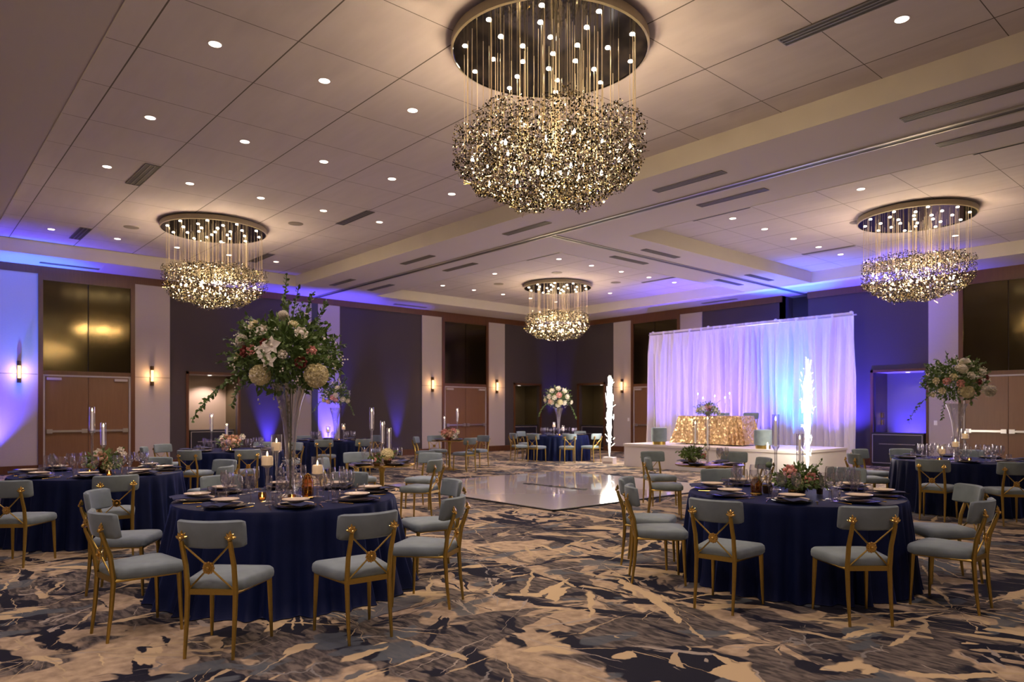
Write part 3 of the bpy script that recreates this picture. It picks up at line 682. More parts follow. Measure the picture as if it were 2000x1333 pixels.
# ------------------------------------------------------------------ chair
def rrect(w0, w1, y0, y1, r, n=6):
    pts = []
    for cx, cy, a0 in ((w1/2-r, y1-r, 0), (-(w1/2-r), y1-r, PI/2), (-(w0/2-r), y0+r, PI), (w0/2-r, y0+r, 3*PI/2)):
        for k in range(n+1): a = a0+PI/2*k/n; pts.append((cx+r*math.cos(a), cy+r*math.sin(a)))
    return pts
def chair_proto():
    t = thing('dining_chair', '', '')
    # seat cushion
    m = MB(); o = rrect(.36, .46, -.205, .235, .06); N = len(o); c = (0, .02)
    lay = [(.93, .395), (.99, .41), (1.0, .435), (.985, .458), (.93, .472), (.7, .482), (.35, .486)]
    for s_, z in lay: m.v += [(c[0]+(x-c[0])*s_, c[1]+(y-c[1])*s_, z) for x, y in o]
    m.v.append((c[0], c[1], .487))
    for i in range(len(lay)-1):
        for j in range(N): m.f.append((i*N+j, i*N+(j+1) % N, (i+1)*N+(j+1) % N, (i+1)*N+j)); m.mi.append(0)
    for j in range(N): m.f.append(((len(lay)-1)*N+j, (len(lay)-1)*N+(j+1) % N, len(m.v)-1)); m.mi.append(0)
    m.f.append(tuple(range(N))[::-1]); m.mi.append(0)
    m.build('seat', M_velvet, t)
    # curved back pad
    m = MB(); W_, Hh, T = .43, .172, .042; nx, nz = 16, 6
    def pad(u, v, side):
        x = (u-.5)*W_; z0 = .672+v*Hh
        ed = min(1, min(u, 1-u)*W_/.03, min(v, 1-v)*Hh/.03); ed = max(0, ed); th = T/2*math.sqrt(max(0, 1-(1-ed)**2))
        y = -.258+.075*(abs(x)/.215)**2.0-.16*(z0-.67)
        # rounded corners
        ex = max(0, abs(x)-(W_/2-.035)); ez = max(0, abs(v-.5)*Hh-(Hh/2-.035)); 
        if ex > 0 and ez > 0:
            d_ = math.hypot(ex, ez)
            if d_ > .035: 
                f_ = .035/d_; x = math.copysign((W_/2-.035)+ex*f_, x); z0 = .672+Hh/2+math.copysign((Hh/2-.035)+ez*f_, v-.5)
        return (x, y+side*th, z0)
    for side in (-1, 1):
        for i in range(nx+1):
            for j in range(nz+1):
                u = .5-.5*math.cos(PI*i/nx)*1.0; v = .5-.5*math.cos(PI*j/nz); m.v.append(pad(u, v, side))
    q = (nx+1)*(nz+1)
    for side in (0, 1):
        for i in range(nx):
            for j in range(nz):
                a = side*q+i*(nz+1)+j; f_ = (a, a+nz+1, a+nz+2, a+1); m.f.append(f_ if side == 0 else f_[::-1]); m.mi.append(0)
    m.build('backrest', M_velvet, t)
    for s_ in (-1, 1):
        m = MB(); m.path([(s_*.150, -.245, 0), (s_*.150, -.222, .2), (s_*.150, -.208, .40), (s_*.150, -.228, .56), (s_*.150, -.276, .700), (s_*.150, -.282, .725)], [.010, .0145, .0175, .0165, .015, .013], 8)
        m.build('rear_leg', M_gold, t)
        m = MB(); m.path([(s_*.205, .205, 0), (s_*.200, .198, .2), (s_*.195, .190, .405)], [.010, .0145, .018], 8); m.build('front_leg', M_gold, t)
        # palmette finial
        m = MB(); c = Vector((s_*.150, -.290, .735)); m.sphere(c+Vector((0, -.004, 0)), .013, 8, 5)
        for k in range(5):
            a = PI/2+(k-2)*.62; L = .046 if k == 2 else .040
            e_ = c+Vector((math.cos(a)*L, .012, math.sin(a)*L*1.1)); m.path([c, c.lerp(e_, .35), c.lerp(e_, .7), e_], [.005, .0085, .0095, .0015], 6)
        m.build('finial', M_golds, t)
    m = MB(); m.box((0, -.207, .40), (.30, .020, .035)); m.box((0, .19, .395), (.38, .018, .03))
    for s_ in (-1, 1): m.path([(s_*.155, -.2, .395), (s_*.195, .19, .395)], .012, 6)
    m.build('seat_rail', M_gold, t)
    m = MB()
    for s_ in (-1, 1): m.path([(s_*.14, -.212, .415), (0, -.238, .555), (-s_*.14, -.272, .695)], .0058, 6)
    m.build('cross_brace', M_gold, t)
    m = MB(); c = Vector((0, -.245, .553)); m.path([c+Vector((0, -.010, 0)), c+Vector((0, .012, 0))], .026, 16); m.sphere(c+Vector((0, -.012, 0)), .012, 8, 5)
    for k in range(12): a = 2*PI*k/12; m.sphere(c+Vector((.030*math.cos(a), -.002, .030*math.sin(a))), .010, 6, 4, (1, .8, 1))
    m.build('rosette', M_golds, t)
    return Proto(t)
CP = chair_proto()
def camang(v):   # angle of a ground vector as seen by the camera: 0 = towards the camera, positive = to the right
    f = v[0]*FW[0]+v[1]*FW[1]; r = v[0]*RT[0]+v[1]*RT[1]; return math.degrees(math.atan2(r, -f))
NAMES = ['front', 'front, a little right', 'front right', 'right, towards the front', 'right', 'right, towards the back', 'back right', 'back, a little right', 'back', 'back, a little left', 'back left', 'left, towards the back', 'left', 'left, towards the front', 'front left', 'front, a little left']
USED = {}
def posname(tn, ang, what):
    i = int(round((ang % 360)/22.5)) % 16
    for k in (0, 1, -1, 2, -2, 3, -3):
        j = (i+k) % 16
        if (tn, what, j) not in USED: USED[(tn, what, j)] = 1; return NAMES[j]
    return NAMES[i]
TB = {  # key: centre pixel, distance, radius, wording
 'T1': (PD(562, 6.10), .915, 'near left round table'), 'T2': (PD(193, 8.5), .915, 'left-edge round table'), 'T3': (PD(1549, 6.40), .915, 'near right round table'),
 'T4': (PD(1874, 10.8), .915, 'right-edge round table'), 'T5': (PD(455, 13.5), .915, 'round table by the left alcove'), 'T6': (PD(650, 17.9), .915, 'round table by the partition jamb'),
 'T7': (PD(1091, 22.0), .915, 'far corner round table'), 'P1': (PD(746, 9.9), .46, 'gold table left of the dance floor'), 'P2': (PD(878, 18.1), .46, 'far gold table before the doors'), 'P3': (PD(1385, 9.9), .47, 'gold table before the stage')}
ZTAB = .76
def chair_at(pos, head, tn):
    c = TB[tn][0]; v = pos-c; v.z = 0; lim = 0 if tn[0] == 'P' else (1.30 if tn == 'T1' else 1.26)
    if v.length < lim: v = v.normalized()*lim; pos = c+v
    nm = posname(tn, camang(v), 'chair')
    CP.put((pos.x, pos.y, 0), math.atan2(head.y, head.x)-PI/2, 'gold-framed grey-blue chair, %s seat, %s' % (nm, TB[tn][2]), 'chair', 'chairs at the '+TB[tn][2])
def chair_legs(rear, front, tn):
    a, b = P(*rear), P(*front); h = (b-a).normalized(); chair_at((a+b)/2+h*.02, h, tn)
def chair_pad(px, py, tn, snap=None, turn=0):
    p = P(px, py, .758); c = TB[tn][0].copy(); c.z = 0; p.z = 0; h = (c-p); dist = h.length; h.normalize()
    if snap:   # on the ring around the table, along this line of sight
        Dc = c.x*FW[0]+c.y*FW[1]; u = PD(px, 10).normalized(); t0 = c.dot(u); q = u*t0-c; d_ = q.length
        if d_ < snap: p = u*(t0+(-1 if py > 804+FPX*.742/Dc else 1)*math.sqrt(snap*snap-d_*d_))
        else: p = c+q.normalized()*snap
        h = (c-p).normalized()
    elif dist < (.85 if tn[0] == 'P' else 1.56): p = c-h*(.85 if tn[0] == 'P' else 1.56)
    h = Matrix.Rotation(math.radians(turn), 3, 'Z') @ h
    chair_at(p+h*.25, h, tn)
for r, f in (((410, 1287), (470, 1244)), ((722, 1252), (671, 1222)), ((198, 1247), (327, 1219)), ((890, 1181), (789, 1173))): chair_legs(r, f, 'T1')
chair_pad(246, 977, 'T1'); chair_pad(850, 956, 'T1'); chair_pad(450, 949, 'T1'); chair_pad(668, 942, 'T1')
for r, f in (((1393, 1196), (1440, 1172)), ((1689, 1217), (1633, 1185)), ((1883, 1188), (1764, 1166)), ((1247, 1132), (1340, 1134))): chair_legs(r, f, 'T3')
chair_pad(1277, 952, 'T3'); chair_pad(1840, 966, 'T3'); chair_pad(1400, 931, 'T3'); chair_pad(1655, 928, 'T3')
chair_pad(12, 956, 'T2', None); chair_pad(218, 939, 'T2', None); chair_pad(310, 903, 'T2', 1.6); chair_pad(383, 924, 'T2', None, 0); chair_pad(429, 911, 'T2', None, 20)
for x, y in ((367, 885), (485, 885), (516, 875), (315, 876), (291, 882), (580, 878)): chair_pad(x, y, 'T5', 1.62 if x > 330 else None)
for x, y in ((632, 871), (592, 858), (712, 870), (738, 860)): chair_pad(x, y, 'T6', 1.62)
for x, y in ((1000, 853), (1016, 848), (1039, 853), (1113, 854), (1134, 846), (1167, 853)): chair_pad(x, y, 'T7', 1.62)
chair_pad(1820, 905, 'T4', 1.64); chair_pad(1986, 908, 'T4', 1.72); chair_pad(1698, 897, 'T4', None, 8); chair_pad(1676, 887, 'T4'); chair_pad(1758, 882, 'T4', 1.62); chair_pad(1895, 880, 'T4', 1.62)
for x, y in ((656, 907), (695, 894), (820, 909), (843, 895)): chair_pad(x, y, 'P1')
for x, y in ((811, 860), (848, 857), (914, 862), (946, 857)): chair_pad(x, y, 'P2')
chair_pad(1295, 906, 'P3'); chair_pad(1272, 892, 'P3'); chair_pad(1435, 893, 'P3'); chair_pad(1490, 906, 'P3')

# ------------------------------------------------------------------ tables
def round_table(k):
    c, R, nm = TB[k]
    t = thing('round_table', 'round banquet table under navy cloth, '+nm, 'table', (c.x, c.y, 0), 0, 'round banquet tables')
    m = MB(); m.lathe([(.001, .722), (R-.01, .722), (R-.005, .735), (R-.01, .748), (.001, .748)], 48); m.build('tabletop', M_woodf, t)
    for a in range(4): q = a*PI/2+.6; m = MB(); m.path([(.5*math.cos(q), .5*math.sin(q), 0), (.5*math.cos(q), .5*math.sin(q), .722)], .02, 8); m.build('leg', M_black, t)
    rnd = random.Random(hash(k) % 1000 if False else sum(map(ord, k))); m = MB(); n = 400; ph = [rnd.uniform(0, 6) for _ in range(4)]
    fl_ = .75 if k == 'T1' else .1
    prof = [(0.001, .757), (.5*R, .757), (R-.03, .757), (R-.004, .752), (R+.006, .735), (R+.012, .66), (R+.02+.03*fl_, .50), (R+.03+.06*fl_, .30), (R+.04+.11*fl_, .12), (R+.055+.13*fl_, .015), (R+.06+.14*fl_, .006)]
    for (r, z) in prof:
        kz = max(0, (.74-z)/.74)
        for j in range(n):
            a = 2*PI*j/n; fo = (math.sin(a*31+ph[0]+1.3*math.sin(a*5+ph[2]))*.65+math.sin(a*49+ph[1]+math.sin(a*3))*.35)
            rr = r+.060*fo*kz**.7; m.v.append((rr*math.cos(a), rr*math.sin(a), z))
    for i in range(len(prof)-1):
        for j in range(n): m.f.append((i*n+j, i*n+(j+1) % n, (i+1)*n+(j+1) % n, (i+1)*n+j)); m.mi.append(0)
    o = m.build('tablecloth', M_navy); o.location = (c.x, c.y, 0); tag(o, 'floor-length navy velvet tablecloth on the '+nm, 'tablecloth', 'navy velvet tablecloths')
for k in ('T1', 'T2', 'T3', 'T4', 'T5', 'T6', 'T7'): round_table(k)
def pedestal(k):
    c, R, nm = TB[k]
    t = thing('pedestal_table', 'round '+nm+' on a flared stem', 'table', (c.x, c.y, 0), 0, 'gold pedestal tables')
    m = MB(); m.lathe([(.001, .735), (R-.02, .735), (R, .745), (R, .757), (R-.005, .76), (.001, .76)], 44); m.build('tabletop', M_golds, t)
    m = MB(); m.lathe([(.085, .735), (.052, .705), (.036, .64), (.028, .4), (.028, .15), (.036, .08)], 20); m.build('stem', M_gold, t)
    m = MB(); m.lathe([(.036, .08), (.08, .045), (.19, .018), (.22, .008), (.22, 0), (.001, 0)], 28); m.build('base', M_gold, t)
for k in ('P1', 'P2', 'P3'): pedestal(k)

# ------------------------------------------------------------------ tableware prototypes
def one(name, mb, mat, smooth=True): o = mb.build(name, mat, None, smooth); return Proto(o)
PW = one('wine_glass', MB().lathe([(.034, .001), (.033, .004), (.006, .010), (.0038, .03), (.0038, .09), (.012, .105), (.034, .125), (.043, .155), (.041, .19), (.034, .225)], 16), M_glass)
PC = one('champagne_flute', MB().lathe([(.031, .001), (.030, .004), (.005, .010), (.0035, .03), (.0035, .09), (.010, .10), (.024, .135), (.028, .17), (.025, .21), (.022, .235)], 14), M_glass)
PT = one('water_tumbler', MB().lathe([(.001, .004), (.026, .004), (.031, .012), (.036, .05), (.037, .09), (.034, .105)], 16), M_glass)
def platep(name, r, mat): return one(name, MB().lathe([(.001, .004), (r*.62, .004), (r*.70, .008), (r*.98, .017), (r, .019), (r*.985, .015), (r*.7, .003), (r*.62, 0), (.001, 0)], 32), mat)
PPd = platep('dinner_plate', .135, M_plate); PPc = platep('charger_plate', .16, M_dark)
PPs = platep('salad_plate', .105, M_plate)
def napk():
    m = MB(); nx, ny = 6, 10
    for i in range(nx+1):
        for j in range(ny+1):
            u, v = i/nx-.5, j/ny; x = u*.17*(1+.25*math.sin(v*3)); y = -.17+v*.30; z = .006+.012*math.sin(v*PI*1.3+.4)+.006*math.sin(u*9)+(.0 if v > .25 else -.0)
            m.v.append((x, y, max(.003, z)))
    for i in range(nx):
        for j in range(ny): a = i*(ny+1)+j; m.f.append((a, a+1, a+ny+2, a+ny+1)); m.mi.append(0)
    k = len(m.v); m.v += [(x, y, z-.003) for x, y, z in m.v]; F0 = list(m.f)
    for f in F0: m.f.append(tuple(i+k for i in f[::-1])); m.mi.append(0)
    return one('napkin', m, M_napkin)
PN = napk()
def cutl(kind):
    m = MB(); m.path([(0, -.10, .004), (0, .0, .006), (0, .04, .005)], [.0045, .0028, .003], 6)
    if kind == 'fork':
        m.box((0, .05, .005), (.02, .03, .003))
        for s_ in (-.008, 0, .008): m.path([(s_, .06, .005), (s_, .098, .007)], .0018, 4)
    else: m.box((.002, .075, .005), (.014, .08, .002))
    return one(kind, m, M_golds)
PF = cutl('fork'); PK = cutl('knife')
def setting(k, ang, full, glasses):
    """ang: world direction from table centre to the seat"""
    c, R, nm = TB[k]; d = Vector((math.cos(ang), math.sin(ang), 0)); s_ = Vector((-d.y, d.x, 0)); rz = math.atan2(-d.y, -d.x)-PI/2
    pn = posname(k, camang(d), 'setting'); w_ = '%s place, %s' % (pn, nm)
    small = R < .6; z = .7605 if small else .7585
    g = ' on the '+nm; pp = c+d*(R-(.20 if not small else .15)); pp.z = z
    sc = .8 if small else 1
    PPc.put(pp, 0, 'dark charger plate, '+w_, 'plate', 'charger plates'+g, (sc,)*3)
    PPd.put(pp+Vector((0, 0, .0125*sc)), 0, 'cream dinner plate, '+w_, 'plate', 'dinner plates'+g, (sc,)*3)
    PN.put(pp+Vector((0, 0, .027*sc))+d*.03, rz+.25, 'folded navy napkin, '+w_, 'napkin', 'napkins'+g, (sc,)*3)
    if full:
        PPs.put(pp+Vector((0, 0, .047)), 0, 'small cream top plate, '+w_, 'plate', 'salad plates'+g)
        PF.put(pp+s_*.19+Vector((0, 0, .001)), rz, 'gold fork, '+w_, 'fork', 'gold forks'+g); PK.put(pp-s_*.19+Vector((0, 0, .001)), rz, 'gold knife, '+w_, 'knife', 'gold knives'+g)
    q = c+d*(R-.42 if not small else R-.27); q.z = z
    off = .085 if not small else .05
    if glasses > 0: PW.put(q-s_*off, 0, 'large wine glass, '+w_, 'glass', 'wine glasses'+g)
    if glasses > 1: PC.put(q-s_*(off+.10)+d*.02, 0, 'narrow champagne flute, '+w_, 'glass', 'champagne flutes'+g)
    if glasses > 2: PT.put(q-s_*(off+.05)+d*.11, 0, 'short water tumbler, '+w_, 'glass', 'water tumblers'+g)
    if glasses > 3: PW.put(q+s_*.03-d*.02, 0, 'second wine glass, '+w_, 'glass', 'inner wine glasses'+g)
def settings(k, start, n, full, glasses):
    base = math.atan2(-FW[1], -FW[0])   # towards camera
    for i in range(n): setting(k, base+math.radians(start)+2*PI*i/n, full, glasses)
settings('T1', 22.5, 8, True, 4); settings('T3', 22.5, 8, True, 4); settings('T2', 22.5, 8, True, 4); settings('T4', 22.5, 8, False, 4)
settings('T5', 22.5, 8, False, 3); settings('T6', 22.5, 8, False, 2); settings('T7', 22.5, 8, False, 2)
settings('P1', 45, 4, False, 2); settings('P2', 45, 4, False, 1); settings('P3', 45, 4, False, 2)

# ------------------------------------------------------------------ candles and holders
def flame(parent, z, s_=1):
    m = MB(); m.lathe([(.001, z), (.006*s_, z+.008*s_), (.0075*s_, z+.016*s_), (.004*s_, z+.030*s_), (.001, z+.042*s_)], 8); m.build('flame', M_flame, parent)
def hurricane(k, px, D, h, label):
    """low glass cylinder on a clear stem with a pillar candle"""
    p = PD(px, D); z = .7585; nm = TB[k][2]
    t = thing('candle_stand', 'stemmed glass candle holder, %s, %s' % (label, nm), 'candle holder', (p.x, p.y, z), 0, 'stemmed candle holders')
    m = MB(); m.lathe([(.055, .001), (.054, .005), (.014, .012), (.008, .04), (.009, h*.6), (.018, h-.02), (.05, h)], 20); m.build('stem', M_crystal, t)
    m = MB(); m.lathe([(.048, h), (.050, h+.01), (.050, h+.15)], 24); m.build('glass_cylinder', M_glass, t)
    c = thing('pillar_candle', 'lit cream pillar candle, %s, %s' % (label, nm), 'candle', (p.x, p.y, z+h+.002), 0, 'pillar candles')
    m = MB(); m.lathe([(.001, 0), (.043, 0), (.044, .005), (.044, .065), (.038, .075), (.030, .068), (.001, .066)], 20); m.build('wax', M_wax, c); flame(c, .072)
def tallstick(k, px, D, ybot, ytop, label, white=False):
    """crystal candlestick: slim stem with a tall glass chimney around a taper"""
    p = PD(px, D); z = .7605 if k[0] == 'P' else .7585; nm = TB[k][2]
    hb = H+(804-ybot)/FPX*D-z; ht = H+(804-ytop)/FPX*D-z
    t = thing('candlestick', 'crystal candlestick with glass chimney, %s, %s' % (label, nm), 'candlestick', (p.x, p.y, z), 0, 'crystal candlesticks')
    m = MB(); m.lathe([(.05, .001), (.05, .012), (.02, .02), (.013, .04), (.013, hb-.04), (.022, hb-.02), (.034, hb)], 16); m.build('stem', M_crystal, t)
    m = MB(); m.lathe([(.030, hb), (.032, hb+.01), (.032, ht)], 18); m.build('glass_chimney', M_glass, t)
    c = thing('taper_candle', 'slim taper candle in chimney, %s, %s' % (label, nm), 'candle', (p.x, p.y, z+hb+.002), 0, 'taper candles')
    L = (ht-hb)*.80; m = MB(); m.path([(0, 0, 0), (0, 0, L*.5), (0, 0, L)], [.012, .0115, .010], 10); m.build('wax', M_waxw, c); flame(c, L, 1)
hurricane('T1', 522, 5.75, .30, 'left of the tall vase'); hurricane('T1', 540, 6.45, .38, 'tallest, behind the vase'); hurricane('T1', 620, 6.1, .20, 'right of the tall vase')
hurricane('T4', 1885, 10.6, .33, 'right of the vase'); hurricane('T4', 1866, 10.3, .22, 'in front of the vase'); hurricane('T4', 1840, 10.6, .10, 'left of the vase')
hurricane('T6', 641, 17.6, .22, 'left one'); hurricane('T6', 671, 17.9, .28, 'right one'); hurricane('T7', 1082, 21.6, .26, 'left one'); hurricane('T7', 1100, 21.8, .15, 'right one')
tallstick('T2', 180, 8.4, 842, 795, 'taller one'); tallstick('T2', 202, 8.5, 870, 826, 'shorter one')
tallstick('T3', 1515, 6.55, 873, 810, 'taller one left of the roses'); tallstick('T3', 1562, 6.75, 903, 848, 'shorter one behind the roses')
tallstick('P1', 726, 9.9, 838, 796, 'tallest'); tallstick('P1', 747, 9.95, 865, 823, 'middle'); tallstick('P1', 760, 9.75, 876, 836, 'shortest')
tallstick('T5', 413, 13.4, 843, 808, 'taller one'); tallstick('T5', 443, 13.5, 853, 827, 'shorter one')
tallstick('P3', 1358, 9.8, 865, 820, 'shorter one'); tallstick('P3', 1382, 9.9, 877, 806, 'taller one')
tallstick('P2', 868, 18.0, 838, 813, 'shorter one'); tallstick('P2', 893, 18.1, 824, 797, 'taller one')
def votive(k, px, D, label):
    p = PD(px, D); z = .7585; nm = TB[k][2]
    t = thing('votive_holder', 'small amber glass votive holder, %s, %s' % (label, nm), 'candle holder', (p.x, p.y, z), 0, 'amber votive holders')
    m = MB(); m.lathe([(.001, .002), (.026, .002), (.032, .015), (.033, .05), (.030, .062)], 16); m.build('glass_cup', M_amber, t)
    c = thing('tea_light', 'lit tea light in the votive, %s, %s' % (label, nm), 'candle', (p.x, p.y, z+.005), 0, 'tea lights')
    m = MB(); m.lathe([(.001, 0), (.02, 0), (.02, .014), (.001, .014)], 12); m.build('wax', M_wax, c); flame(c, .014, .8)
for k, x, D, l in [('T1', 512, 5.9, 'left of the vase'), ('T1', 570, 5.75, 'in front of the vase'), ('T2', 213, 8.1, 'right of the flowers'), ('T2', 175, 8.2, 'left of the flowers'), ('T4', 1893, 10.3, 'right of the vase'), ('T4', 1835, 10.3, 'left of the vase'), ('T5', 450, 13.1, 'before the flowers'), ('T6', 662, 17.4, 'before the vase'), ('T7', 1093, 21.4, 'before the vase')]: votive(k, x, D, l)
def tumb(k, px, D, label, h=.075):
    p = PD(px, D); t = thing('dark_votive_cup', 'dark bronze votive cup, '+label+', '+TB[k][2], 'candle holder', (p.x, p.y, .7585), 0, 'bronze votive cups')
    m = MB(); m.lathe([(.001, .002), (.028, .002), (.034, .02), (.036, h), (.033, h), (.030, .02), (.001, .012)], 16); m.build('cup', M_bronze, t)
    m = MB(); m.lathe([(.0355, h*.86), (.0375, h*.9), (.0375, h+.002), (.034, h+.003)], 16); m.build('rim', M_golds, t)
tumb('T3', 1497, 6.35, 'left of the roses'); tumb('T3', 1548, 5.95, 'in front of the roses')
def lantern(k, px, D, label, tall=.20):
    p = PD(px, D); t = thing('gold_lantern', 'faceted gold lantern ornament, '+label+', '+TB[k][2], 'ornament', (p.x, p.y, .7585), .4)
    m = MB(); m.lathe([(.05, 0), (.052, .012), (.046, .02), (.046, .03)], 8, capb=True); m.build('base', M_golds, t, smooth=False)
    m = MB(); m.lathe([(.044, .03), (.046, tall*.68), (.028, tall*.9), (.004, tall)], 8); m.build('shade', M_amber, t, smooth=False)
    m = MB()
    for j in range(8):
        a = 2*PI*j/8; m.path([(r*math.cos(a), r*math.sin(a), z) for r, z in ((.045, .03), (.047, tall*.68), (.029, tall*.9), (.004, tall))], .0022, 4)
    m.build('cage', M_golds, t)
lantern('T1', 601, 5.98, 'right of the vase base', .215); lantern('T3', 1477, 6.25, 'left of the roses', .16)

# ------------------------------------------------------------------ flowers
def rose_mesh(name, mat, rnd):
    m = MB(); m.sphere((0, 0, 0), .5, 8, 5, (1, 1, .8))
    for ring, (n_, r, tl, L) in enumerate(((5, .25, .15, .62), (6, .42, .5, .72), (7, .55, .9, .74))):
        for k in range(n_):
            a = 2*PI*k/n_+ring*.5; d = Vector((math.cos(a)*math.sin(tl), math.sin(a)*math.sin(tl), math.cos(tl)))
            m.leaf((r*math.cos(a), r*math.sin(a), -.25), d, L, .42, -.5)
    return m.mesh(name, mat)
def hyd_mesh(name, mat, rnd):
    m = MB(); m.sphere((0, 0, 0), .62, 12, 8)
    for i in range(300):
        v = Vector((rnd.gauss(0, 1), rnd.gauss(0, 1), rnd.gauss(0, 1))).normalized(); p = v*rnd.uniform(.72, .92)
        q = v.to_track_quat('Z', 'Y')
        for k in range(4):
            a = k*PI/2+rnd.random(); d = q @ Vector((math.cos(a), math.sin(a), .25)); m.leaf(p, d, .27, .14, .45)
    return m.mesh(name, mat)
def orchid_mesh(name, mat):
    m = MB()
    for k in range(5):
        a = PI/2+k*2*PI/5; m.leaf((0, 0, 0), (math.cos(a), math.sin(a), .25), 1.0, .42 if k in (1, 4) else .30, .3)
    m.sphere((0, 0, .1), .16, 8, 5)
    return m.mesh(name, mat)
rf = random.Random(21)
ROSES = {n: rose_mesh('rose', mt, rf) for n, mt in (('white', M_white), ('pink', M_pink), ('peach', M_peach), ('red', M_red), ('cream', M_cream))}
HYD = {n: hyd_mesh('hydrangea', mt, rf) for n, mt in (('white', M_white), ('cream', M_cream))}
ORC = orchid_mesh('orchid', M_white)
def foliage(m, rnd, R, n, hole=.25, up=1.0, down=.6, lw=.018, ll=.07, zs=1.0):
    for i in range(n):
        v = Vector((rnd.gauss(0, 1), rnd.gauss(0, 1), rnd.gauss(.15, .9)))
        if v.length < .1: continue
        v.normalize(); r = R*(hole+(1-hole)*rnd.random()**.6)
        p = Vector((v.x*r, v.y*r, v.z*r*(up if v.z > 0 else down)*zs))
        d = (v+Vector((rnd.gauss(0, .5), rnd.gauss(0, .5), rnd.gauss(0, .5)))).normalized()
        m.leaf(p, d, ll*rnd.uniform(.6, 1.3), lw*rnd.uniform(.6, 1.3), .2, rnd.uniform(0, 6))
def sprig(m, p, d, L, n, lw, ll, rnd, droop=0, stem=.003):
    pts = []; q = Vector(p); dd = Vector(d).normalized()
    for i in range(9):
        pts.append(q.copy()); q = q+dd*L/8; dd = (dd+Vector((rnd.gauss(0, .05), rnd.gauss(0, .05), -droop))).normalized()
    m.path(pts, stem, 4, False)
    for i in range(n):
        s_ = i/n*7.99; a = pts[int(s_)].lerp(pts[int(s_)+1], s_-int(s_)); t_ = (pts[int(s_)+1]-pts[int(s_)]).normalized()
        sd = t_.cross(Vector((rnd.gauss(0, 1), rnd.gauss(0, 1), rnd.gauss(0, 1)))).normalized()
        m.leaf(a, sd+t_*.7, ll*rnd.uniform(.7, 1.2), lw, .2, rnd.uniform(0, 6))
def blossom(t, me, name, p, r, rnd, nrm=None, label=None):
    o = bpy.data.objects.new(name, me); C.objects.link(o); o.parent = t; o.location = p; o.scale = (r, r, r)
    v = Vector(nrm if nrm is not None else p); o.rotation_euler = v.normalized().to_track_quat('Z', 'Y').to_euler()
    if label: o['label'] = label
def tall_vase(k, px, D, htop, rtop, extra=True):
    p = PD(px, D); nm = TB[k][2]; z0 = .7585
    t = thing('trumpet_vase', 'tall clear trumpet glass vase on the '+nm, 'vase', (p.x, p.y, z0), 0, 'tall trumpet vases')
    m = MB(); h = htop; m.lathe([(.11, .001), (.108, .01), (.05, .03), (.035, .06), (.036, h*.25), (.045, h*.45), (.065, h*.65), (.10, h*.83), (rtop, h)], 28); m.build('glass_body', M_crystal, t)
    if extra:
        rnd = random.Random(5); m = MB()
        for i in range(170):
            a = rnd.uniform(0, 2*PI); zz_ = rnd.uniform(.0, .33); r = .05+.085*(1-zz_/.36)**.6*rnd.uniform(.6, 1); m.sphere((r*math.cos(a), r*math.sin(a), .012+zz_), rnd.uniform(.006, .012), 5, 3)
        m.build('crystal_garland', M_crystal, t, smooth=False)['kind'] = 'stuff'
        m = MB(); 
        for i in range(5): m.path([(rnd.uniform(-.012, .012), rnd.uniform(-.012, .012), .08), (rnd.uniform(-.04, .04), rnd.uniform(-.04, .04), h)], .004, 5)
        sprig(m, (0, 0, .3), (0, .02, 1), h-.35, 40, .012, .03, rnd); m.build('stems', M_stem, t)
    return p, z0+h
def toCam(p):   # local axes: towards camera, right
    return -Vector((FW[0], FW[1], 0)), Vector((RT[0], RT[1], 0))
F3, R3 = toCam(None); U3 = Vector((0, 0, 1))
def L3(r, u, f): return R3*r+U3*u+F3*f
def tall_bouquet(k, px, D, zc, R, label, spec, seed, nleaf, trails, eu=0, spires=0):
    rnd = random.Random(seed); p = PD(px, D)
    t = thing('floral_arrangement', label, 'flowers', (p.x, p.y, zc), 0, 'tall floral arrangements')
    m = MB(); foliage(m, rnd, R*.88, nleaf, .2, .95, .62, .016, .062); m.build('foliage', M_green, t)
    m = MB()
    for i in range(int(nleaf/28)):
        v = Vector((rnd.gauss(0, 1), rnd.gauss(0, 1), abs(rnd.gauss(.3, .7)))).normalized(); sprig(m, v*R*.35, v, R*rnd.uniform(.55, .8), 16, .016, .042, rnd, .05)
    for a, u, L in trails: sprig(m, L3(a*R*.6, -.10, .1), L3(a, u, .2), L, 36, .013, .045, rnd, .16)
    m.build('trailing_greenery', M_green, t)
    if spires:
        m = MB()
        for a, L in ((-.02, 1.12), (.12, .95), (.42, .86), (.62, .8)): sprig(m, L3(a*R*.3, .1, 0), L3(a, 1, 0), R*L+.10, 60, .012, .038, rnd, 0, .004)
        m.build('spire_greenery', M_green, t)
    if eu:
        m = MB()
        for a, u, L in ((.9, .35, .52), (1, .2, .5), (-.55, .8, .5)): sprig(m, L3(0, .0, 0), L3(a, u, .1), L, 15, .026, .036, rnd, .0)
        m.build('eucalyptus', M_green2, t)
    m = MB()
    for i in range(70):
        v = Vector((rnd.gauss(0, 1), rnd.gauss(0, 1), rnd.gauss(.3, .7))).normalized()*R*rnd.uniform(.8, 1.0); v.z *= .9
        for j in range(3): m.sphere(v+Vector((rnd.gauss(0, .012), rnd.gauss(0, .012), rnd.gauss(0, .012))), .008, 5, 3)
    m.build('filler_buds', M_white, t)['kind'] = 'stuff'
    for kd, col, r, u, f, s_ in spec:
        v = L3(r, u, f)
        if kd == 'h': blossom(t, HYD[col], 'hydrangea', v, s_, rnd, label=col+' hydrangea head')
        elif kd == 'o': blossom(t, ORC, 'orchid', v, s_, rnd, F3+U3*.1, label='white orchid bloom')
        else: blossom(t, ROSES[col], 'rose', v, s_, rnd, v+F3*.2, label=col+' rose')
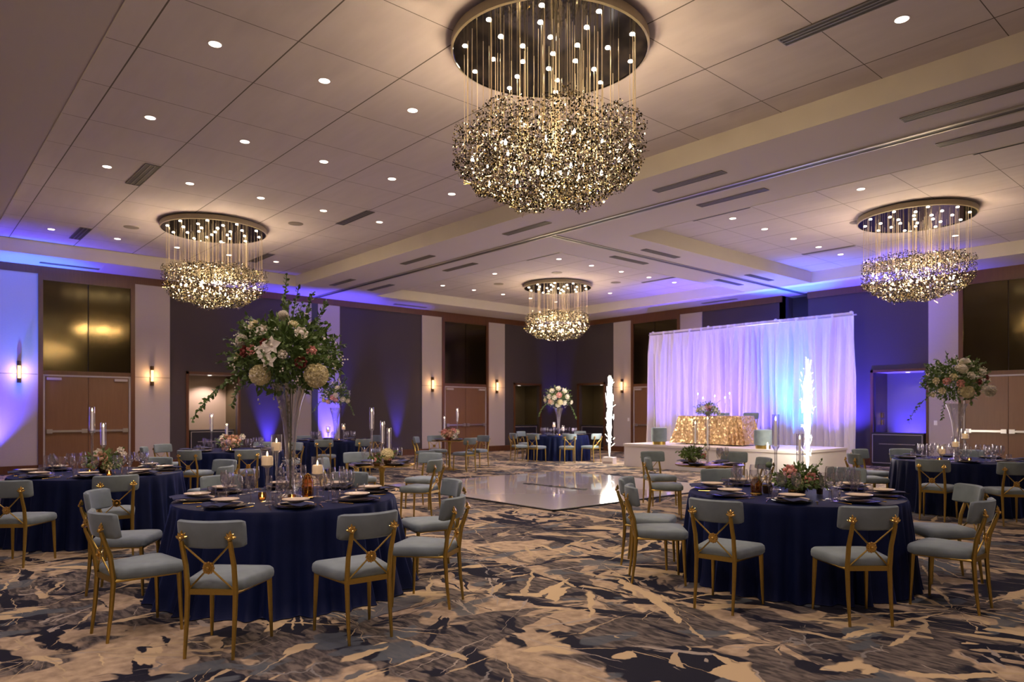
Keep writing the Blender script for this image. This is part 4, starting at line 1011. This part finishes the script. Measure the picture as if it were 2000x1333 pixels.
p1, zt1 = tall_vase('T1', 567, 6.10, .98, .16)
tall_bouquet('T1', 560, 6.10, 1.93, .50, 'largest tall arrangement of greenery, orchids and hydrangeas on the near left table',
    [('h', 'cream', -.10, -.13, .36, .085), ('h', 'cream', .33, -.13, .28, .10), ('o', 'white', -.04, .05, .44, .085), ('o', 'white', .02, .10, .44, .08), ('o', 'white', .00, -.02, .45, .07), ('r', 'white', .21, .22, .28, .05), ('h', 'white', .02, .38, .15, .045), ('r', 'white', -.10, .24, .33, .045),
     ('h', 'white', -.29, .16, .26, .05), ('r', 'red', -.24, .06, .34, .045), ('r', 'pink', -.17, .07, .38, .04), ('r', 'red', -.05, .12, .40, .04), ('r', 'red', .23, -.03, .36, .045), ('r', 'cream', -.36, .02, .2, .04), ('r', 'pink', .30, .07, .3, .04), ('r', 'white', .10, .03, .42, .035), ('r', 'cream', -.22, .30, .2, .045), ('r', 'cream', .12, .30, .2, .04)],
    31, 2300, [(-1, -.45, .62), (-.9, -.2, .55), (-.8, -.7, .35), (.5, -.9, .2)], 1, 1)
p4, zt4 = tall_vase('T4', 1868, 10.8, .86, .15, False)
tall_bouquet('T4', 1864, 10.8, 1.93, .47, 'tall arrangement of white and blush roses on the right-edge table',
    [('h', 'cream', -.02, -.14, .34, .09), ('h', 'white', .40, -.12, .22, .085), ('h', 'white', .02, .28, .22, .09), ('h', 'white', -.06, .20, .3, .07), ('r', 'pink', -.30, .02, .3, .05), ('r', 'pink', -.14, -.02, .38, .055), ('r', 'cream', -.40, .03, .2, .045), ('r', 'cream', -.22, .08, .33, .05), ('r', 'cream', -.34, -.12, .25, .045), ('r', 'cream', -.42, -.18, .15, .04), ('r', 'white', .0, .10, .40, .055), ('r', 'red', .12, .01, .40, .045),
     ('r', 'white', .22, -.10, .35, .055), ('r', 'white', .22, .18, .3, .045), ('r', 'red', .32, .08, .28, .04), ('r', 'white', .34, .16, .2, .045), ('r', 'white', -.12, .22, .28, .045), ('r', 'cream', -.12, -.12, .38, .06)],
    32, 1300, [(-1, -.4, .75), (-.55, -.9, .5), (.4, -.9, .25)])
tall_vase('T7', 1091, 22.0, .85, .15, False)
tall_bouquet('T7', 1089, 22.0, 1.90, .46, 'tall arrangement of white lilies and roses on the far corner table',
    [('r', 'white', .28*math.cos(a)+.0, .26*math.sin(a)+.05, .34, .07) for a in [k*.78 for k in range(8)]]+[('h', 'cream', .05, -.12, .38, .09), ('r', 'peach', -.25, -.1, .35, .07), ('r', 'pink', .02, .1, .45, .08), ('r', 'white', -.12, .02, .45, .07), ('r', 'white', .42, -.12, .2, .06), ('r', 'cream', -.4, -.05, .2, .06)],
    33, 700, [(-1, -.8, .6), (1, -.9, .65)])
tall_vase('T6', 655, 17.9, .83, .14, False)
tall_bouquet('T6', 655, 17.9, 1.90, .40, 'tall arrangement of small white and pink blooms half behind the big bouquet',
    [('r', 'white', .1, .0, .38, .06), ('r', 'pink', .02, -.06, .38, .06), ('r', 'white', .26, -.10, .28, .06), ('r', 'white', .36, -.14, .18, .055), ('r', 'cream', -.22, -.12, .3, .05), ('r', 'peach', -.1, -.16, .35, .055), ('r', 'white', .12, .2, .28, .05), ('r', 'pink', .1, -.12, .38, .05)],
    34, 700, [(-1, -.6, .45), (1, -.7, .5)], 0, 1)
def low_flowers(k, px, D, label, spec, seed, z=None, R=.15, n=260, vase=M_bronze, vh=.09):
    rnd = random.Random(seed); p = PD(px, D); z0 = z if z is not None else (.7605 if k[0] == 'P' else .7585)
    v = thing('flower_bowl', 'bowl under the '+label, 'vase', (p.x, p.y, z0), 0)
    m = MB(); m.lathe([(.001, .001), (.04, .001), (.045, .01), (.06, vh*.6), (.055, vh), (.05, vh), (.054, vh*.6), (.001, vh*.4)], 18); m.build('bowl', vase, v)
    t = thing('floral_centrepiece', label, 'flowers', (p.x, p.y, z0+vh+.03), 0, 'low floral centrepieces')
    m = MB(); foliage(m, rnd, R, n, .25, .8, .25, .014, .05); sprig(m, L3(.05, .02, 0), L3(.8, .8, 0), R*1.3, 14, .010, .03, rnd, .03); sprig(m, L3(-.05, .02, 0), L3(-1, .45, 0), R*1.2, 14, .012, .035, rnd, .05); sprig(m, L3(0, .0, .02), L3(.9, .1, .2), R*1.3, 18, .010, .035, rnd, .1); m.build('foliage', M_green, t)
    for kd, col, r, u, f, s_ in spec:
        q = L3(r, u, f); blossom(t, HYD[col] if kd == 'h' else ROSES[col], 'hydrangea' if kd == 'h' else 'rose', q, s_, rnd, q+F3*.3, label=col+(' hydrangea head' if kd == 'h' else ' rose'))
low_flowers('T3', 1560, 6.2, 'two pink roses in greenery on the near right table', [('r', 'pink', -.11, .10, .08, .052), ('r', 'pink', .06, .03, .12, .058), ('r', 'cream', -.04, .0, .12, .035), ('r', 'white', -.02, .08, .0, .035)], 41, R=.19, n=520)
low_flowers('T2', 203, 8.45, 'peach and white roses on the left-edge table', [('r', 'peach', .02, .06, .10, .075), ('r', 'white', -.05, .12, .04, .055), ('r', 'peach', -.07, -.02, .1, .05), ('r', 'cream', .1, -.03, .1, .05), ('r', 'white', .2, .16, 0, .035), ('r', 'white', .24, .11, 0, .03), ('r', 'red', .03, .0, .13, .03)], 42, R=.2, n=420)
low_flowers('T5', 448, 13.4, 'large peach blooms on the table by the left alcove', [('r', 'peach', 0, .05, .1, .12), ('r', 'peach', .12, .06, .08, .11), ('r', 'white', -.1, .12, .05, .07), ('r', 'white', .25, .14, 0, .05), ('r', 'peach', -.04, -.06, .1, .07)], 43, R=.22, n=300)
low_flowers('P1', 757, 9.7, 'pale yellow hydrangea on the gold table left of the dance floor', [('h', 'cream', 0, .03, .03, .085), ('r', 'pink', .04, -.02, .07, .03)], 44, R=.08, n=60)
low_flowers('P1', 736, 9.55, 'tiny pink rose bud on the gold table left of the dance floor', [('r', 'pink', 0, 0, 0, .03)], 47, R=.05, n=20, vh=.05)
low_flowers('P2', 878, 18.0, 'pink and white blooms on the far gold table', [('r', 'pink', -.12, .08, .1, .09), ('r', 'peach', .02, .06, .12, .09), ('r', 'white', .12, .0, .1, .07), ('r', 'pink', .1, .12, .05, .07), ('r', 'white', -.14, 0, .1, .06), ('r', 'cream', .2, .1, 0, .06), ('r', 'red', -.04, -.05, .12, .06)], 45, R=.2, n=160)
low_flowers('P3', 1352, 9.85, 'green leaves and small buds on the gold table before the stage', [('r', 'cream', .0, -.04, .1, .03), ('r', 'pink', .14, -.0, .08, .035), ('r', 'white', .17, .04, .05, .03)], 46, R=.15, n=380)
# fern sprig bud vase on the near right table
p = PD(1601, 6.3); t = thing('bud_vase', 'small dark cup with fern sprigs right of the pink roses', 'vase', (p.x, p.y, .7585)); m = MB(); m.lathe([(.001, .001), (.026, .001), (.03, .07), (.027, .07), (.001, .02)], 14); m.build('cup', M_bronze, t)
m = MB(); rr = random.Random(8)
for i in range(16): sprig(m, (0, 0, .05), L3(rr.gauss(0, .6), 1, rr.gauss(0, .5)), rr.uniform(.08, .17), 18, .005, .03, rr, .06, .0015)
m.build('fern', M_green, t)
p = PD(1504, 6.45); t = thing('bud_vase', 'thin stem with round green pods by the taller candlestick', 'vase', (p.x, p.y, .7585)); m = MB(); m.lathe([(.001, .001), (.02, .001), (.025, .05), (.012, .08), (.012, .09)], 12); m.build('bottle', M_bronze, t)
m = MB(); m.path([(0, 0, .06), L3(-.01, .25, 0)], .002, 5); m.sphere(L3(-.01, .25, 0), .03, 10, 6); m.build('pod', M_green2, t)

# ------------------------------------------------------------------ stage furniture
t = thing('head_table', 'head table under gold sequin cloth on the stage', 'table', (-10.45, 16.4, .62))
m = MB(); m.bb(-.85, .85, -.36, .36, .70, .74); m.build('tabletop', M_woodf, t, smooth=False)
for sx in (-.7, .7):
    for sy in (-.28, .28): m = MB(); m.path([(sx, sy, 0), (sx, sy, .70)], .02, 8); m.build('leg', M_black, t)
m = MB(); n = 360; prof = [(0, .765), (1, .762), (1.01, .74), (1.05, .4), (1.12, .03)]
def rectpt(a, sx, sy):
    c_, s_ = math.cos(a), math.sin(a); e_ = .22; return sx*math.copysign(abs(c_)**e_, c_), sy*math.copysign(abs(s_)**e_, s_)
for i, (s_, z) in enumerate(prof):
    kz = (.765-z)/.76
    for j in range(n):
        a = 2*PI*j/n; x, y = rectpt(a, .93, .43); q = Vector((x, y, 0)); off = .05*kz*math.sin(a*24+math.sin(a*5))
        cor = .12*kz*abs(math.sin(2*a))**6
        v = q*(s_ if s_ else .001)+q.normalized()*(off+cor); m.v.append((v.x, v.y, z))
for i in range(len(prof)-1):
    for j in range(n): m.f.append((i*n+j, i*n+(j+1) % n, (i+1)*n+(j+1) % n, (i+1)*n+j)); m.mi.append(0)
o = m.build('sequin_tablecloth', M_sequin); o.location = (-10.45, 16.4, .62); tag(o, 'gold sequin tablecloth draped over the head table on the stage', 'tablecloth')
def stool(x, y, label):
    t = thing('drum_stool', label, 'stool', (x, y, .62), 0, 'grey velvet drum stools on the stage')
    m = MB(); m.lathe([(.001, .08), (.195, .08), (.205, .09), (.205, .42), (.195, .44), (.12, .45), (.001, .452)], 32); m.build('cushion', M_velvet, t)
    m = MB(); m.lathe([(.17, 0), (.17, .08)], 28, capb=True); m.build('base_ring', M_gold, t)
stool(-11.45, 15.3, 'round grey velvet stool with gold base at the left of the stage'); stool(-8.54, 15.42, 'round grey velvet stool with gold base at the right of the stage')
for px, D, l in ((1277, 18.3, 'left stool'), (1499, 16.3, 'right stool')):
    p = Vector((onY(px, 15.25), 15.25, 0)); t = thing('stage_candle', 'short white pillar candle on the stage beside the '+l, 'candle', (p.x, p.y, .62)); m = MB(); m.path([(0, 0, 0), (0, 0, .12)], .028, 14); m.build('wax', M_waxw, t); flame(t, .12)
o = CP.put((-9.95, 17.19, .62), PI+.15, 'grey-blue chair with gold frame behind the gold sequin head table, right one', 'chair', 'chairs behind the head table')
o = CP.put((-10.85, 17.19, .62), PI-.1, 'grey-blue chair with gold frame behind the gold sequin head table, left one', 'chair', 'chairs behind the head table')
p = PD(1383, 18.25)
low_flowers('P3', 1382, 18.3, 'garland of pink and white blooms on the gold sequin table', [('r', 'pink', -.02, .10, .05, .08), ('r', 'white', -.15, .05, .06, .08), ('r', 'white', .18, .02, .06, .09), ('r', 'cream', -.28, .02, .05, .05), ('r', 'peach', .10, .1, .04, .05), ('r', 'red', .02, .03, .1, .05), ('r', 'white', .3, -.04, .05, .05)], 48, z=1.386, R=.30, n=520)
for i, (px, py, sd) in enumerate(((1363, 771, 'leftmost'), (1373, 779, 'second from left'), (1396, 775, 'middle'), (1416, 778, 'second from right'), (1425, 770, 'rightmost'))):
    p = Vector((onY(px, 16.45), 16.45, 0)); D = p.x*FW[0]+p.y*FW[1]; zt_ = H+(804-py)/FPX*D
    t = thing('slim_candlestick', 'slim clear candlestick on the gold sequin table, '+sd, 'candlestick', (p.x, p.y, 1.386), 0, 'slim candlesticks on the head table')
    m = MB(); hh = zt_-1.386-.14; m.lathe([(.035, 0), (.035, .006), (.006, .014), (.005, hh-.01), (.016, hh)], 12); m.build('stem', M_crystal, t)
    c = thing('taper_candle', 'lit taper candle over the gold sequin table, '+sd, 'candle', (p.x, p.y, 1.386+hh+.001), 0, 'tapers on the head table')
    m = MB(); m.path([(0, 0, 0), (0, 0, .13)], .010, 8); m.build('wax', M_waxw, c); flame(c, .13, 1.3)
